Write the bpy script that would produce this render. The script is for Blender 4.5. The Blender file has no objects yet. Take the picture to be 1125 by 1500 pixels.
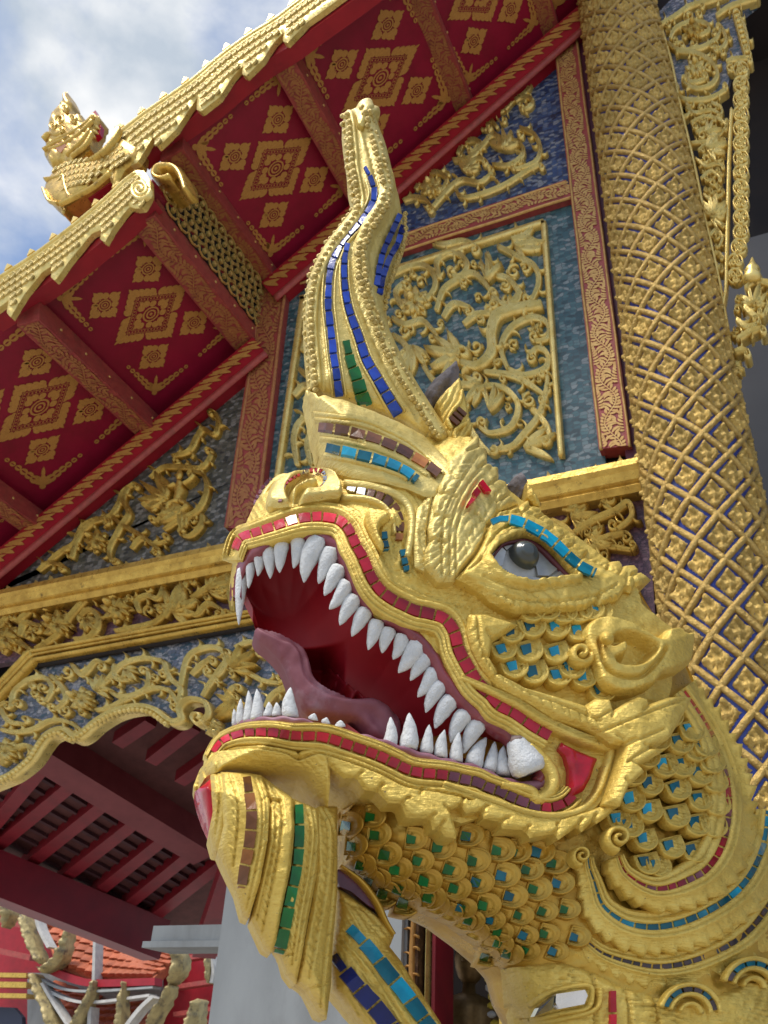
import bpy, math, random
import numpy as np
from mathutils import Vector, Matrix, geometry
random.seed(7); rng = np.random.default_rng(7)
S = bpy.context.scene; COL = S.collection
# ------------------------------------------------------------------ camera
FPX, CX, CY = 1319.0, 562.5, 750.0
def nz(v): v = np.array(v, float); return v/np.linalg.norm(v)
zc = nz((114, -2053, FPX)); xc = -nz((-3225, 668, FPX)); xc = nz(xc - zc*xc.dot(zc)); yc = nz(np.cross(zc, xc))
RW = np.array([xc, yc, zc])                       # camera (x right, y down, z forward) -> world
C = np.array((0.0, 0.0, 1.6))
cam = bpy.data.cameras.new('camera'); camo = bpy.data.objects.new('camera', cam); COL.objects.link(camo)
cam.sensor_fit = 'VERTICAL'; cam.sensor_height = 24.0; cam.lens = 24.0*FPX/1500.0
cam.clip_start = 0.05; cam.clip_end = 2000
mx = np.eye(4); mx[:3, 0] = RW[:, 0]; mx[:3, 1] = -RW[:, 1]; mx[:3, 2] = -RW[:, 2]; mx[:3, 3] = C
camo.matrix_world = Matrix(mx.tolist())
cam.dof.use_dof = True; cam.dof.focus_distance = 1.75; cam.dof.aperture_fstop = 8.0
S.camera = camo
S.view_settings.view_transform = 'Standard'; S.view_settings.look = 'None'
S.view_settings.gamma = 1.0; S.view_settings.use_curve_mapping = False
S.view_settings.exposure = 0.66
S.cycles.use_denoising = True
try: S.cycles.denoiser = 'OPENIMAGEDENOISE'
except Exception: pass
S.cycles.max_bounces = 8; S.cycles.diffuse_bounces = 4; S.cycles.glossy_bounces = 4
# ------------------------------------------------------------------ sky and sun
SUN_EL, SUN_AZ = math.radians(64), math.radians(215)      # compass bearing, from +Y towards +X
wd = bpy.data.worlds.new('World'); S.world = wd; wd.use_nodes = True
nt = wd.node_tree; nt.nodes.clear(); N_ = nt.nodes.new; L_ = nt.links.new
out = N_('ShaderNodeOutputWorld'); bg = N_('ShaderNodeBackground'); L_(bg.outputs[0], out.inputs[0])
sky = N_('ShaderNodeTexSky'); sky.sky_type = 'NISHITA'; sky.sun_disc = False
sky.sun_elevation = SUN_EL; sky.sun_rotation = SUN_AZ; sky.air_density = 1.0; sky.dust_density = 1.0
tc = N_('ShaderNodeTexCoord'); mp = N_('ShaderNodeMapping'); mp.inputs['Scale'].default_value = (1, 1, 1.5)
mp.inputs['Location'].default_value = (0.28, 0.1, 0.0)
L_(tc.outputs['Generated'], mp.inputs[0])
n1 = N_('ShaderNodeTexNoise'); n1.inputs['Scale'].default_value = 3.4; n1.inputs['Detail'].default_value = 9; n1.inputs['Roughness'].default_value = .56
n1.inputs['Distortion'].default_value = .25
L_(mp.outputs[0], n1.inputs[0])
rp = N_('ShaderNodeValToRGB'); rp.color_ramp.elements[0].position = .44; rp.color_ramp.elements[1].position = .63
L_(n1.outputs['Fac'], rp.inputs[0])
n2 = N_('ShaderNodeTexNoise'); n2.inputs['Scale'].default_value = 7.5; n2.inputs['Detail'].default_value = 9
L_(mp.outputs[0], n2.inputs[0])
rc = N_('ShaderNodeValToRGB'); rc.color_ramp.elements[0].position = .36; rc.color_ramp.elements[1].position = .60
rc.color_ramp.elements[0].color = (2.9, 3.3, 3.8, 1); rc.color_ramp.elements[1].color = (5.3, 5.35, 5.4, 1)
L_(n2.outputs['Fac'], rc.inputs[0])
mix = N_('ShaderNodeMixRGB'); L_(rp.outputs[0], mix.inputs[0]); L_(sky.outputs[0], mix.inputs[1]); L_(rc.outputs[0], mix.inputs[2])
L_(mix.outputs[0], bg.inputs[0]); bg.inputs[1].default_value = 0.12
sd_ = bpy.data.lights.new('sun', 'SUN'); sd_.energy = 2.3; sd_.angle = math.radians(20); sd_.color = (1, .95, .86)
sun = bpy.data.objects.new('sun', sd_); COL.objects.link(sun)
sdir = Vector((math.sin(SUN_AZ)*math.cos(SUN_EL), math.cos(SUN_AZ)*math.cos(SUN_EL), math.sin(SUN_EL)))
sun.rotation_euler = (-sdir).to_track_quat('-Z', 'Y').to_euler(); sun.location = (sdir*60)
# ------------------------------------------------------------------ photo point -> place
def A(p): return np.atleast_2d(np.array(p, float))
def ray(P):
    P = A(P); v = np.stack([P[:, 0]-CX, P[:, 1]-CY, np.full(len(P), FPX)], 1); return v@RW.T
def proj(X):
    v = (A(X)-C)@RW; return np.stack([CX+FPX*v[:, 0]/v[:, 2], CY+FPX*v[:, 1]/v[:, 2]], 1)
class Plane:
    """a plane of the place; n points to the viewer's side; base = px-aligned offset, rel = extra offset along n"""
    def __init__(s, p0, n): s.p0 = np.array(p0, float); s.n = nz(n)
    def __call__(s, P, base=0.0, rel=0.0):
        r = ray(P); t = ((s.p0-C).dot(s.n)+base)/(r@s.n)
        return C+r*np.asarray(t)[:, None]+np.outer(np.broadcast_to(rel, (len(r),)), s.n)
YF = 4.2
FAC = Plane((0, YF, 0), (0, -1, 0))
def Z(x0, y0, s):
    return lambda *p: [(x0+a/s, y0+b/s) for a, b in p]
z1 = Z(280, 650, 2.679); z2 = Z(600, 620, 2.5); z3 = Z(400, 130, 2.631); z4 = Z(270, 1000, 2.616); z5 = Z(650, 1000, 2.368)
z6 = Z(0, 0, 2.5); z7 = Z(0, 380, 2.5); z8 = Z(0, 780, 2.5); z9 = Z(0, 1000, 2.5); z10 = Z(550, 0, 2.744); z11 = Z(780, 0, 2.678)
z12 = Z(780, 500, 2.142); z13 = Z(400, 300, 2.009); y1 = Z(330, 640, 3.879); y2 = Z(560, 520, 3.75); y3 = Z(40, 110, 5.114)
y4 = Z(560, 1280, 4.6875); y5 = Z(0, 1280, 3.309); y6 = Z(920, 0, 5.356); y7 = Z(960, 280, 5.357)
px = Z(0, 0, 1.0)
# ------------------------------------------------------------------ curves
def cr(pts, step=4.0, closed=False):
    p = A(pts); n = len(p)
    if n == 2: q = [p[0]+(p[1]-p[0])*t for t in np.linspace(0, 1, 24)]
    else:
        q = []
        rngi = range(n) if closed else range(n-1)
        for i in rngi:
            if closed: a, b, c, d = p[(i-1) % n], p[i], p[(i+1) % n], p[(i+2) % n]
            else: a, b, c, d = p[max(i-1, 0)], p[i], p[i+1], p[min(i+2, n-1)]
            for t in np.linspace(0, 1, 12, endpoint=False):
                q.append(.5*((2*b)+(c-a)*t+(2*a-5*b+4*c-d)*t*t+(3*b-a-3*c+d)*t**3))
        q.append(p[0] if closed else p[-1])
    q = np.array(q); return lin(q, step)
def lin(q, step, closed=False):
    q = A(q)
    if closed: q = np.vstack([q, q[:1]])
    s = np.concatenate([[0], np.cumsum(np.linalg.norm(np.diff(q, axis=0), axis=1))])
    k = max(2, int(round(s[-1]/step))+1); u = np.linspace(0, s[-1], k)
    return np.stack([np.interp(u, s, q[:, 0]), np.interp(u, s, q[:, 1])], 1)
def arcl(L): return np.concatenate([[0], np.cumsum(np.linalg.norm(np.diff(L, axis=0), axis=1))])
def nrm2(L):
    t = np.gradient(L, axis=0); t /= np.maximum(np.linalg.norm(t, axis=1), 1e-9)[:, None]
    return np.stack([-t[:, 1], t[:, 0]], 1)
def lerpw(w, n):
    w = np.atleast_1d(np.array(w, float))
    return np.interp(np.linspace(0, 1, n), np.linspace(0, 1, len(w)), w) if len(w) > 1 else np.full(n, w[0])
def dseg(P, L, want=False):
    """distance of points P to polyline L (and arc position)"""
    P = A(P); L = A(L); best = np.full(len(P), 1e9); u = np.zeros(len(P)); s = arcl(L)
    for i in range(len(L)-1):
        a, b = L[i], L[i+1]; ab = b-a; l2 = max(ab.dot(ab), 1e-9)
        t = np.clip(((P-a)@ab)/l2, 0, 1); d = np.linalg.norm(P-a-t[:, None]*ab, axis=1)
        m = d < best; best[m] = d[m]; u[m] = (s[i]+t*math.sqrt(l2))[m]
    return (best, u) if want else best
def inside(P, L):
    P = A(P); L = A(L); r = np.zeros(len(P), bool); n = len(L); j = n-1
    for i in range(n):
        xi, yi = L[i]; xj, yj = L[j]
        if yi != yj:
            r ^= ((yi > P[:, 1]) != (yj > P[:, 1])) & (P[:, 0] < (xj-xi)*(P[:, 1]-yi)/(yj-yi)+xi)
        j = i
    return r
def sdf(P, L):
    L = A(L); d = dseg(P, np.vstack([L, L[:1]])); return np.where(inside(P, L), d, -d)
_lat = rng.random((64, 64))
def vnoise(P, s, o=0.0):
    q = A(P)/s+o; i = np.floor(q).astype(int); f = q-i; f = f*f*(3-2*f)
    g = lambda a, b: _lat[(i[:, 0]+a) % 64, (i[:, 1]+b) % 64]
    return (g(0, 0)*(1-f[:, 0])+g(1, 0)*f[:, 0])*(1-f[:, 1])+(g(0, 1)*(1-f[:, 0])+g(1, 1)*f[:, 0])*f[:, 1]
def ridge(P, L, w, h):
    d = dseg(P, L); t = np.clip(1-(d/w)**2, 0, 1); return h*np.sqrt(t)
def groove(P, L, w, h):
    d = dseg(P, L); t = np.clip(1-d/w, 0, 1); return -h*t*t*(3-2*t)
def strokes(P, ang, sp, amp):
    """chiselled feather strokes running in direction ang (radians, photo axes)"""
    P = A(P); u = P[:, 0]*-math.sin(ang)+P[:, 1]*math.cos(ang)+8*(vnoise(P, 40.)-.5)+3*(vnoise(P, 12.)-.5)
    f = (u/sp) % 1; w = np.clip(vnoise(P, 26., 3.)*2.2-.5, 0, 1)
    return -amp*w*np.exp(-((f-.5)/.16)**2)
def arc_line(p, a, L, bend, n=8):
    th = a+bend*np.linspace(0, 1, n); return np.array(p)+np.vstack([[0, 0], np.cumsum(np.stack([np.cos(th), np.sin(th)], 1)*L/n, 0)])
def notches(poly, ln, bend):
    """carved lines running inwards from the notches of a leafy outline"""
    p = A(poly); n = len(p); x, y = p[:, 0], p[:, 1]; o = np.sign(np.sum(x*np.roll(y, -1)-np.roll(x, -1)*y)); out = []
    for i in range(n):
        a, b, c = p[i-1], p[i], p[(i+1) % n]; u, v = nz(b-a), nz(c-b); cr_ = u[0]*v[1]-u[1]*v[0]
        if cr_*o < -.3: d = -(nz(a-b)+nz(c-b)); out.append(arc_line(b, math.atan2(d[1], d[0])+random.uniform(-.15, .15), ln*random.uniform(.7, 1.2), bend*random.uniform(.5, 1.2)))
    return out
def barbs(line, sp, ln, ang, jit=.2):
    L = cr(line, 3.) if len(line) < 40 else A(line); T = np.gradient(L, axis=0); s = arcl(L); out = []; u = sp
    while u < s[-1]-sp*.5:
        i = min(int(np.searchsorted(s, u)), len(L)-1); a = math.atan2(T[i, 1], T[i, 0])+ang+random.uniform(-jit, jit)*.6
        out.append(arc_line(L[i], a, ln*random.uniform(.75, 1.2), random.uniform(-.2, .5), 4)); u += sp*random.uniform(.8, 1.2)
    return out
def grooves(P, gs, w, h):
    r = np.zeros(len(P))
    for g in gs:
        lo, hi = g.min(0)-w-1, g.max(0)+w+1; m = np.all((P > lo) & (P < hi), axis=1)
        if m.any(): r[m] = np.minimum(r[m], groove(P[m], g, w, h))
    return r
def dome(sd, R, H): t = np.clip(sd/R, 0, 1); return H*np.sqrt(np.maximum(0, 1-(1-t)**2))
def shift(L, d): return L+nrm2(L)*d
def spiral(c, r0, r1, a0, turns, dirn=1, n=40):
    t = np.linspace(0, 1, n); a = a0+dirn*2*math.pi*turns*t; r = r0+(r1-r0)*t
    return np.stack([c[0]+r*np.cos(a), c[1]+r*np.sin(a)], 1)
# ------------------------------------------------------------------ mesh objects
WO = {}
def setp(o, label=None, cat=None, group=None, kind=None):
    if label: o['label'] = label
    if cat: o['category'] = cat
    if group: o['group'] = group
    if kind: o['kind'] = kind
    return o
def link(o, parent, c):
    COL.objects.link(o); WO[o] = np.array(c, float)
    if parent is not None: o.parent = parent; o.location = tuple(WO[o]-WO[parent])
    else: o.location = tuple(c)
    return o
def thing(name, loc, label, cat, group=None, kind=None):
    return setp(link(bpy.data.objects.new(name, None), None, loc), label, cat, group, kind)
def mkmesh(name, V, F, mats, smooth=True, mi=None):
    me = bpy.data.meshes.new(name); me.from_pydata(V.tolist() if hasattr(V, 'tolist') else V, [], F)
    for m in (mats if isinstance(mats, (list, tuple)) else [mats]): me.materials.append(m)
    if mi is not None: me.polygons.foreach_set('material_index', mi)
    if smooth: me.polygons.foreach_set('use_smooth', [True]*len(me.polygons))
    me.update(); return me
def ob(name, V, F, mats, parent=None, smooth=True, mi=None, **k):
    V = A(V); c = V.mean(0); me = mkmesh(name, V-c, F, mats, smooth, mi)
    return setp(link(bpy.data.objects.new(name, me), parent, c), **k)
def inst(name, me, parent, loc, mat=None, **k):
    """shared mesh data; mat = 3x3 columns"""
    o = bpy.data.objects.new(name, me); link(o, parent, loc)
    if mat is not None:
        m = np.eye(4); m[:3, :3] = mat; m[:3, 3] = o.location[:]
        o.matrix_basis = Matrix(m.tolist())
    return setp(o, **k)
class MB:
    def __init__(s): s.V = []; s.F = []; s.n = 0; s.mi = []
    def add(s, VF, m=0):
        V, F = VF; V = A(V); s.V.append(V); s.F += [[i+s.n for i in f] for f in F]; s.mi += [m]*len(F); s.n += len(V); return s
    def build(s, name, mats, parent=None, smooth=True, **k): return ob(name, np.vstack(s.V), s.F, mats, parent, smooth, s.mi, **k)
def box(a, b):
    x0, y0, z0 = a; x1, y1, z1_ = b
    return (np.array([(x0, y0, z0), (x1, y0, z0), (x1, y1, z0), (x0, y1, z0), (x0, y0, z1_), (x1, y0, z1_), (x1, y1, z1_), (x0, y1, z1_)], float),
            [[0, 3, 2, 1], [4, 5, 6, 7], [0, 1, 5, 4], [1, 2, 6, 5], [2, 3, 7, 6], [3, 0, 4, 7]])
HEX = [[0, 3, 2, 1], [4, 5, 6, 7], [0, 1, 5, 4], [1, 2, 6, 5], [2, 3, 7, 6], [3, 0, 4, 7]]
def beam(p, q, w, h, up=(0, 0, 1)):
    p, q = np.array(p, float), np.array(q, float); d = nz(q-p); s = nz(np.cross(d, up)); u = np.cross(s, d)
    o = [(-w/2, -h/2), (w/2, -h/2), (w/2, h/2), (-w/2, h/2)]
    return np.array([e+s*a+u*b for e in (p, q) for a, b in o]), HEX
def prism(M, poly, base, top, bot):
    """polygon on a plane of the place, raised from rel=bot to rel=top (true thickness)"""
    n = len(poly); V = np.vstack([M(poly, base+top, 0.), M(poly, base+top, bot-top)])
    return V, [list(range(n)), list(range(2*n-1, n-1, -1))]+[[i, i+n, (i+1) % n+n, (i+1) % n] for i in range(n)]
def strip(M, L, W, prof, hs=1.0, base=0.0, serr=None, taper=False, caps=True):
    """ribbon along L; prof = [(v, h)] across; serr = (side, period, amp)"""
    n = len(L); W = lerpw(W, n); N2 = nrm2(L); s = arcl(L); m = len(prof)
    hsv = lerpw(hs, n)*(W/W.max() if taper else 1.0)
    bs = base if callable(base) else (lambda P: np.full(len(P), base))
    V = np.zeros((n, m, 3))
    for j, (v, h) in enumerate(prof):
        w = W*abs(v); extra = 0
        if serr and v*serr[0] > .3:
            f = (s/serr[1]) % 1; w = w*(1+serr[2]*(f-.6)*max(0, (abs(v)-.3)/.7)); extra = 1.7*serr[2]*(f-.5)*max(0, (abs(v)-.3)/.7)
        P = L+N2*(np.sign(v)*w)[:, None]; al = hsv*.7
        V[:, j] = M(P, bs(P)+al, hsv*(h+extra if h > -.5 else h)-al)
    F = [[i*m+j, i*m+j+1, (i+1)*m+j+1, (i+1)*m+j] for i in range(n-1) for j in range(m-1)]
    if caps: F += [list(range(m-1, -1, -1)), [(n-1)*m+j for j in range(m)]]
    return V.reshape(-1, 3), F
TUBE = [(-1, -.6), (-1, 0), (-.8, .6), (-.4, .92), (0, 1), (.4, .92), (.8, .6), (1, 0), (1, -.6)]
TUBE5 = [(-1, -.5), (-.85, .45), (0, 1), (.85, .45), (1, -.5)]
def relief(name, M, poly, mat, parent, base, rel=None, step=3.0, thick=.03, back=None, rnd=0.0, smooth_poly=False, notch=None, align=True, **k):
    b = cr(poly, step, True)[:-1] if smooth_poly else lin(poly, step, True)[:-1]
    x0, y0 = b.min(0); x1, y1 = b.max(0); hy = step*.866
    ys = np.arange(y0+hy*.5, y1, hy); G = []
    for i, y in enumerate(ys):
        xs = np.arange(x0+(step*.5 if i % 2 else 0), x1, step); G.append(np.stack([xs, np.full(len(xs), y)], 1))
    G = np.vstack(G); G = G[sdf(G, b) > step*.55] if len(G) else G
    nb = len(b); vs = [Vector(p) for p in b.tolist()]+[Vector(p) for p in G.tolist()]
    r = geometry.delaunay_2d_cdt(vs, [(i, (i+1) % nb) for i in range(nb)], [list(range(nb))], 1, 1e-4)
    P = np.array([tuple(v) for v in r[0]]); F = [list(f) for f in r[2]]
    sd = np.abs(dseg(P, np.vstack([b, b[:1]])))
    bs = base(P) if callable(base) else np.full(len(P), float(base))
    rl = rel(P, sd) if rel else np.zeros(len(P))
    if notch:
        for g in notches(poly, notch[0], notch[2] if len(notch) > 2 else .4): rl = rl+groove(P, g, 3.4, notch[1])
    if rnd: t = np.clip(sd*.0013/rnd, 0, 1); rl = rl-rnd*(1-np.sqrt(np.maximum(0, 1-(1-t)**2)))
    al = float(np.median(rl)) if align else 0.; V = M(P, bs+al, rl-al)
    cnt = {}
    for f in F:
        for i in range(3): e = (f[i], f[(i+1) % 3]); cnt[e] = 1
    bd = [e for e in cnt if (e[1], e[0]) not in cnt]
    bi = sorted({e[0] for e in bd} | {e[1] for e in bd}); n0 = len(P)
    if back is not None:
        hb = np.broadcast_to(back(P) if callable(back) else back, (n0,))
        VB = V+np.outer(hb-(bs+rl), M.n)
        Vs = np.vstack([V, VB, V[bi], VB[bi]]); mA = {v: 2*n0+i for i, v in enumerate(bi)}; o = len(bi)
        Fs = F+[[i+n0 for i in f[::-1]] for f in F]
    else:
        VB = V[bi]-M.n*thick; Vs = np.vstack([V, V[bi], VB]); mA = {v: n0+i for i, v in enumerate(bi)}; o = len(bi); Fs = list(F)
    Fs += [[mA[e[1]], mA[e[0]], mA[e[0]]+o, mA[e[1]]+o] for e in bd]
    return ob(name, Vs, Fs, mat, parent, True, None, **k)
SCALE_SH = [(math.cos(t)*.5, math.sin(t)*.5) for t in np.linspace(0, math.pi, 11)]+[(-.5, -.42), (0, -.42), (.5, -.42)]
def scale_vf(M, c, size, ang, base, hh=.008, tilt=.01, asp=1.0, dx=0.0):
    sh = np.array(SCALE_SH)*np.array([asp, 1]); ca, sa = math.cos(ang), math.sin(ang); c = np.array(c)
    ks = [1.0, .96, .86, .81, .66, .60, .3]; hs = [-1.8, .75, 1.0, .45, .72, .12, .3]
    V = []; m = len(sh)
    for kk, h in zip(ks, hs):
        q = (sh+np.array([0, .1]))*kk-np.array([0, .1])
        a, b = q[:, 0], q[:, 1]; P = c+size*np.stack([a*-sa+b*ca, a*ca+b*sa], 1)
        bs = base(P) if callable(base) else np.full(m, base)
        V.append(M(P, bs, h*hh+tilt*(b+.1)))
    P = A(c-size*.1*np.array([ca, sa])); V.append(M(P, base(P) if callable(base) else base, .42*hh))
    F = [[r*m+i, r*m+(i+1) % m, (r+1)*m+(i+1) % m, (r+1)*m+i] for r in range(len(ks)-1) for i in range(m)]
    q = (len(ks)-1)*m; F += [[q+i, q+(i+1) % m, len(ks)*m] for i in range(m)]
    return np.vstack(V), F
def lathe(p, q, prof, seg=10, up=None):
    """round body along p->q; prof = [(t, r)]"""
    p, q = np.array(p, float), np.array(q, float); d = q-p; dn = nz(d); a = nz(np.cross(dn, (.3, .2, .9) if up is None else up)); b = np.cross(dn, a)
    V = []; m = seg
    for t, r in prof:
        for i in range(m): th = 2*math.pi*i/m; V.append(p+d*t+r*(a*math.cos(th)+b*math.sin(th)))
    F = [[i*m+j, i*m+(j+1) % m, (i+1)*m+(j+1) % m, (i+1)*m+j] for i in range(len(prof)-1) for j in range(m)]
    F += [list(range(m-1, -1, -1)), [(len(prof)-1)*m+j for j in range(m)]]
    return np.array(V), F
# ------------------------------------------------------------------ materials
def mat(name, col, col2=None, rough=.5, metal=0.0, nscale=12., nlo=.35, nhi=.7, bump=0.0, bscale=60., bdist=.002, spec=.5, col3=None, n3=4., t3=(.55, .7), coat=0., stretch=None, rvar=0.0, tint=0.0, chips=0.0, brush=0.0):
    m = bpy.data.materials.new(name); m.use_nodes = True; t = m.node_tree; bs = t.nodes['Principled BSDF']; n = t.nodes.new; l = t.links.new
    bs.inputs['Roughness'].default_value = rough; bs.inputs['Metallic'].default_value = metal
    bs.inputs['Specular IOR Level'].default_value = spec; bs.inputs['Coat Weight'].default_value = coat; bs.inputs['Coat Roughness'].default_value = .12
    tc = n('ShaderNodeTexCoord'); co = tc.outputs['Object']
    if stretch: mp = n('ShaderNodeMapping'); mp.inputs['Scale'].default_value = stretch; l(co, mp.inputs[0]); co = mp.outputs[0]
    def noise(s, d=5., r=.6):
        x = n('ShaderNodeTexNoise'); x.inputs['Scale'].default_value = s; x.inputs['Detail'].default_value = d; x.inputs['Roughness'].default_value = r; l(co, x.inputs[0]); return x.outputs['Fac']
    def mixc(f, a, b):
        x = n('ShaderNodeMixRGB'); l(f, x.inputs[0])
        for i, v in ((1, a), (2, b)):
            if isinstance(v, tuple): x.inputs[i].default_value = v+(1,)
            else: l(v, x.inputs[i])
        return x.outputs[0]
    def rmp(f, a, b):
        x = n('ShaderNodeMapRange'); x.inputs[1].default_value = a; x.inputs[2].default_value = b; l(f, x.inputs[0]); return x.outputs[0]
    c = None
    if col2: c = mixc(rmp(noise(nscale), nlo, nhi), col, col2)
    if col3: c = mixc(rmp(noise(n3, 8., .7), *t3), c if c else col, col3)
    if chips: c = mixc(rmp(noise(210., 3., .6), chips, chips+.05), c, (.20, .13, .06))
    if tint:
        oi = n('ShaderNodeObjectInfo'); hv = n('ShaderNodeHueSaturation'); mr = n('ShaderNodeMapRange'); mr.inputs[3].default_value = 1-tint; mr.inputs[4].default_value = 1+tint
        l(oi.outputs['Random'], mr.inputs[0]); l(mr.outputs[0], hv.inputs['Value'])
        if c: l(c, hv.inputs['Color'])
        else: hv.inputs['Color'].default_value = col+(1,)
        c = hv.outputs[0]
    if c: l(c, bs.inputs['Base Color'])
    else: bs.inputs['Base Color'].default_value = col+(1,)
    if rvar:
        mr = n('ShaderNodeMapRange'); mr.inputs[1].default_value = .35; mr.inputs[2].default_value = .65; mr.inputs[3].default_value = rough-rvar; mr.inputs[4].default_value = rough+rvar
        l(noise(nscale*1.7), mr.inputs[0]); l(mr.outputs[0], bs.inputs['Roughness'])
    if bump:
        b = n('ShaderNodeBump'); b.inputs['Strength'].default_value = bump; b.inputs['Distance'].default_value = bdist
        l(noise(bscale, 6., .62), b.inputs['Height']); l(b.outputs[0], bs.inputs['Normal'])
        if brush:
            mp2 = n('ShaderNodeMapping'); mp2.inputs['Scale'].default_value = (45, 45, 260); mp2.inputs['Rotation'].default_value = (0, .6, .5); l(tc.outputs['Object'], mp2.inputs[0])
            x = n('ShaderNodeTexNoise'); x.inputs['Scale'].default_value = 1.; x.inputs['Detail'].default_value = 3; l(mp2.outputs[0], x.inputs[0])
            b2 = n('ShaderNodeBump'); b2.inputs['Strength'].default_value = brush; b2.inputs['Distance'].default_value = .004; l(x.outputs['Fac'], b2.inputs['Height']); l(b.outputs[0], b2.inputs['Normal']); l(b2.outputs[0], bs.inputs['Normal'])
    return m
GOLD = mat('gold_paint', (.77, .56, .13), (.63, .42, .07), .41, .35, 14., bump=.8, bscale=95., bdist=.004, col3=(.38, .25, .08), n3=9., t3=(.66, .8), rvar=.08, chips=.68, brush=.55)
GOLDP = mat('skylit_gold_paint', (.76, .60, .20), (.62, .45, .11), .44, .35, 14., bump=.6, bscale=75., bdist=.004, col3=(.34, .24, .10), n3=11., t3=(.64, .8), rvar=.1, chips=.67, brush=.55)  # skylight on crest and upper head put into the colour: paler gold copy
GOLDN = mat('shaded_neck_gold', (.62, .39, .058), (.46, .26, .035), .34, .45, 12., bump=.5, bscale=60., bdist=.004, col3=(.16, .10, .04), n3=10., t3=(.62, .75), rvar=.1)  # darker copy of the gold; the neck's shade is in the colour
GILT = mat('old_gilding', (.70, .46, .10), (.45, .27, .05), .34, .65, 14., bump=.6, bscale=40., bdist=.005, col3=(.10, .055, .02), n3=16., t3=(.6, .72), rvar=.1)
GILTC = mat('column_gilding', (.58, .39, .115), (.37, .23, .055), .4, .5, 22., bump=1., bscale=60., bdist=.012, col3=(.10, .06, .025), n3=16., t3=(.58, .75), rvar=.12)
GILTP = mat('pale_gilding', (.86, .66, .23), (.68, .48, .12), .34, .55, 14., bump=.6, bscale=40., bdist=.005, col3=(.18, .11, .05), n3=16., t3=(.61, .73), rvar=.1)
GILTF = mat('flower_gilding', (.70, .48, .14), (.46, .30, .07), .42, .45, 3., bump=.5, bscale=6., bdist=.06, col3=(.12, .07, .03), n3=4., t3=(.6, .75), tint=.2)
GILTS = mat('small_carved_gilding', (.72, .56, .20), (.52, .37, .10), .42, .4, 2., bump=.4, bscale=5., bdist=.05, col3=(.2, .14, .07), n3=3., t3=(.62, .78), tint=.15)
EDGE = mat('weathered_edge', (.10, .085, .06), (.24, .19, .10), .7, .2, 14., bump=.4)
RED = mat('red_lacquer', (.29, .005, .032), (.22, .004, .024), .45, 0, 5., bump=.08, bscale=14., col3=(.20, .006, .02), n3=2.5, t3=(.55, .8))
REDB = mat('bright_red_paint', (.36, .008, .02), (.27, .006, .016), .5, 0, 6., bump=.1, bscale=20., col3=(.12, .01, .012), n3=5., t3=(.6, .8))
ROSE = mat('rose_lacquer', (.38, .07, .055), (.30, .04, .04), .5, .1, 20., bump=.3, bscale=40., col3=(.20, .06, .04), n3=9., t3=(.5, .75))
STEN = mat('stencil_gold', (.56, .29, .07), (.46, .21, .05), .5, .15, 20., bump=.2, bscale=40., col3=(.25, .06, .03), n3=14., t3=(.6, .72))
STEND = mat('dull_stencil_gold', (.44, .19, .06), (.34, .12, .045), .55, .15, 20., bump=.25, bscale=40., col3=(.24, .05, .03), n3=12., t3=(.54, .7))
SHARD = mat('dull_mirror', (.42, .42, .40), (.28, .28, .27), .35, .6, 20., bump=.4, bscale=40., tint=.25)
STENP = mat('bright_stencil_gold', (.66, .42, .14), (.52, .27, .08), .48, .35, 20., bump=.2, bscale=40., col3=(.34, .12, .06), n3=14., t3=(.62, .75))
def glass(name, c, c2, rough=.2, tint=.35): return mat(name, c, c2, rough, 0., 18., bump=.3, bscale=26., bdist=.004, spec=.35, coat=.06, tint=tint, rvar=.06)
GL = dict(red=glass('red_glass', (.62, .012, .035), (.34, .008, .02)), crim=glass('crimson_glass', (.26, .006, .018), (.42, .01, .03)), blue=glass('blue_glass', (.012, .035, .28), (.02, .07, .42)),
          navy=glass('navy_glass', (.006, .014, .10), (.01, .025, .2)), cyan=glass('cyan_glass', (.01, .33, .52), (.01, .18, .30)), teal=glass('teal_glass', (.006, .085, .13), (.008, .14, .20)),
          green=glass('green_glass', (.008, .16, .03), (.006, .07, .015)), brown=glass('brown_glass', (.17, .06, .018), (.08, .03, .012)), amber=glass('amber_glass', (.42, .16, .03), (.25, .08, .02)),
          mauve=glass('mauve_glass', (.22, .06, .09), (.12, .03, .05)), mirror=mat('mirror_glass', (.75, .76, .78), (.5, .52, .55), .1, .9, 12., tint=.3),
          dark=glass('dark_glass', (.03, .035, .05), (.09, .045, .04)))
TOOTH = mat('chalky_tooth_paint', (.74, .74, .73), (.58, .59, .59), .8, 0, 60., bump=1., bscale=160., bdist=.004, col3=(.13, .12, .11), n3=170., t3=(.66, .72))
GUM = mat('gum_paint', (.26, .045, .06), (.17, .02, .03), .3, 0, 30., bump=.35, bscale=50., bdist=.004, col3=(.50, .30, .34), n3=16., t3=(.58, .78), coat=.3)
MOUTH = mat('mouth_red', (.40, .006, .018), (.30, .004, .014), .55, 0, 8., bump=.15, bscale=30.)
TONGUE = mat('tongue_paint', (.20, .045, .06), (.27, .10, .125), .65, 0, 9., bump=.3, bscale=50., col3=(.34, .21, .25), n3=6., t3=(.56, .72))
STONE = mat('broken_plaster', (.24, .21, .21), (.12, .10, .10), .9, 0, 30., bump=1., bscale=50., bdist=.01, col3=(.35, .29, .30), n3=40., t3=(.6, .7))
EYEB = mat('dark_eye_glass', (.035, .043, .042), (.06, .07, .068), .28, 0, 6., spec=.5, coat=.25)
EYEW = mat('eye_mirror', (.40, .40, .38), (.27, .27, .26), .35, .3, 30., bump=.4, bscale=30.)
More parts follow.
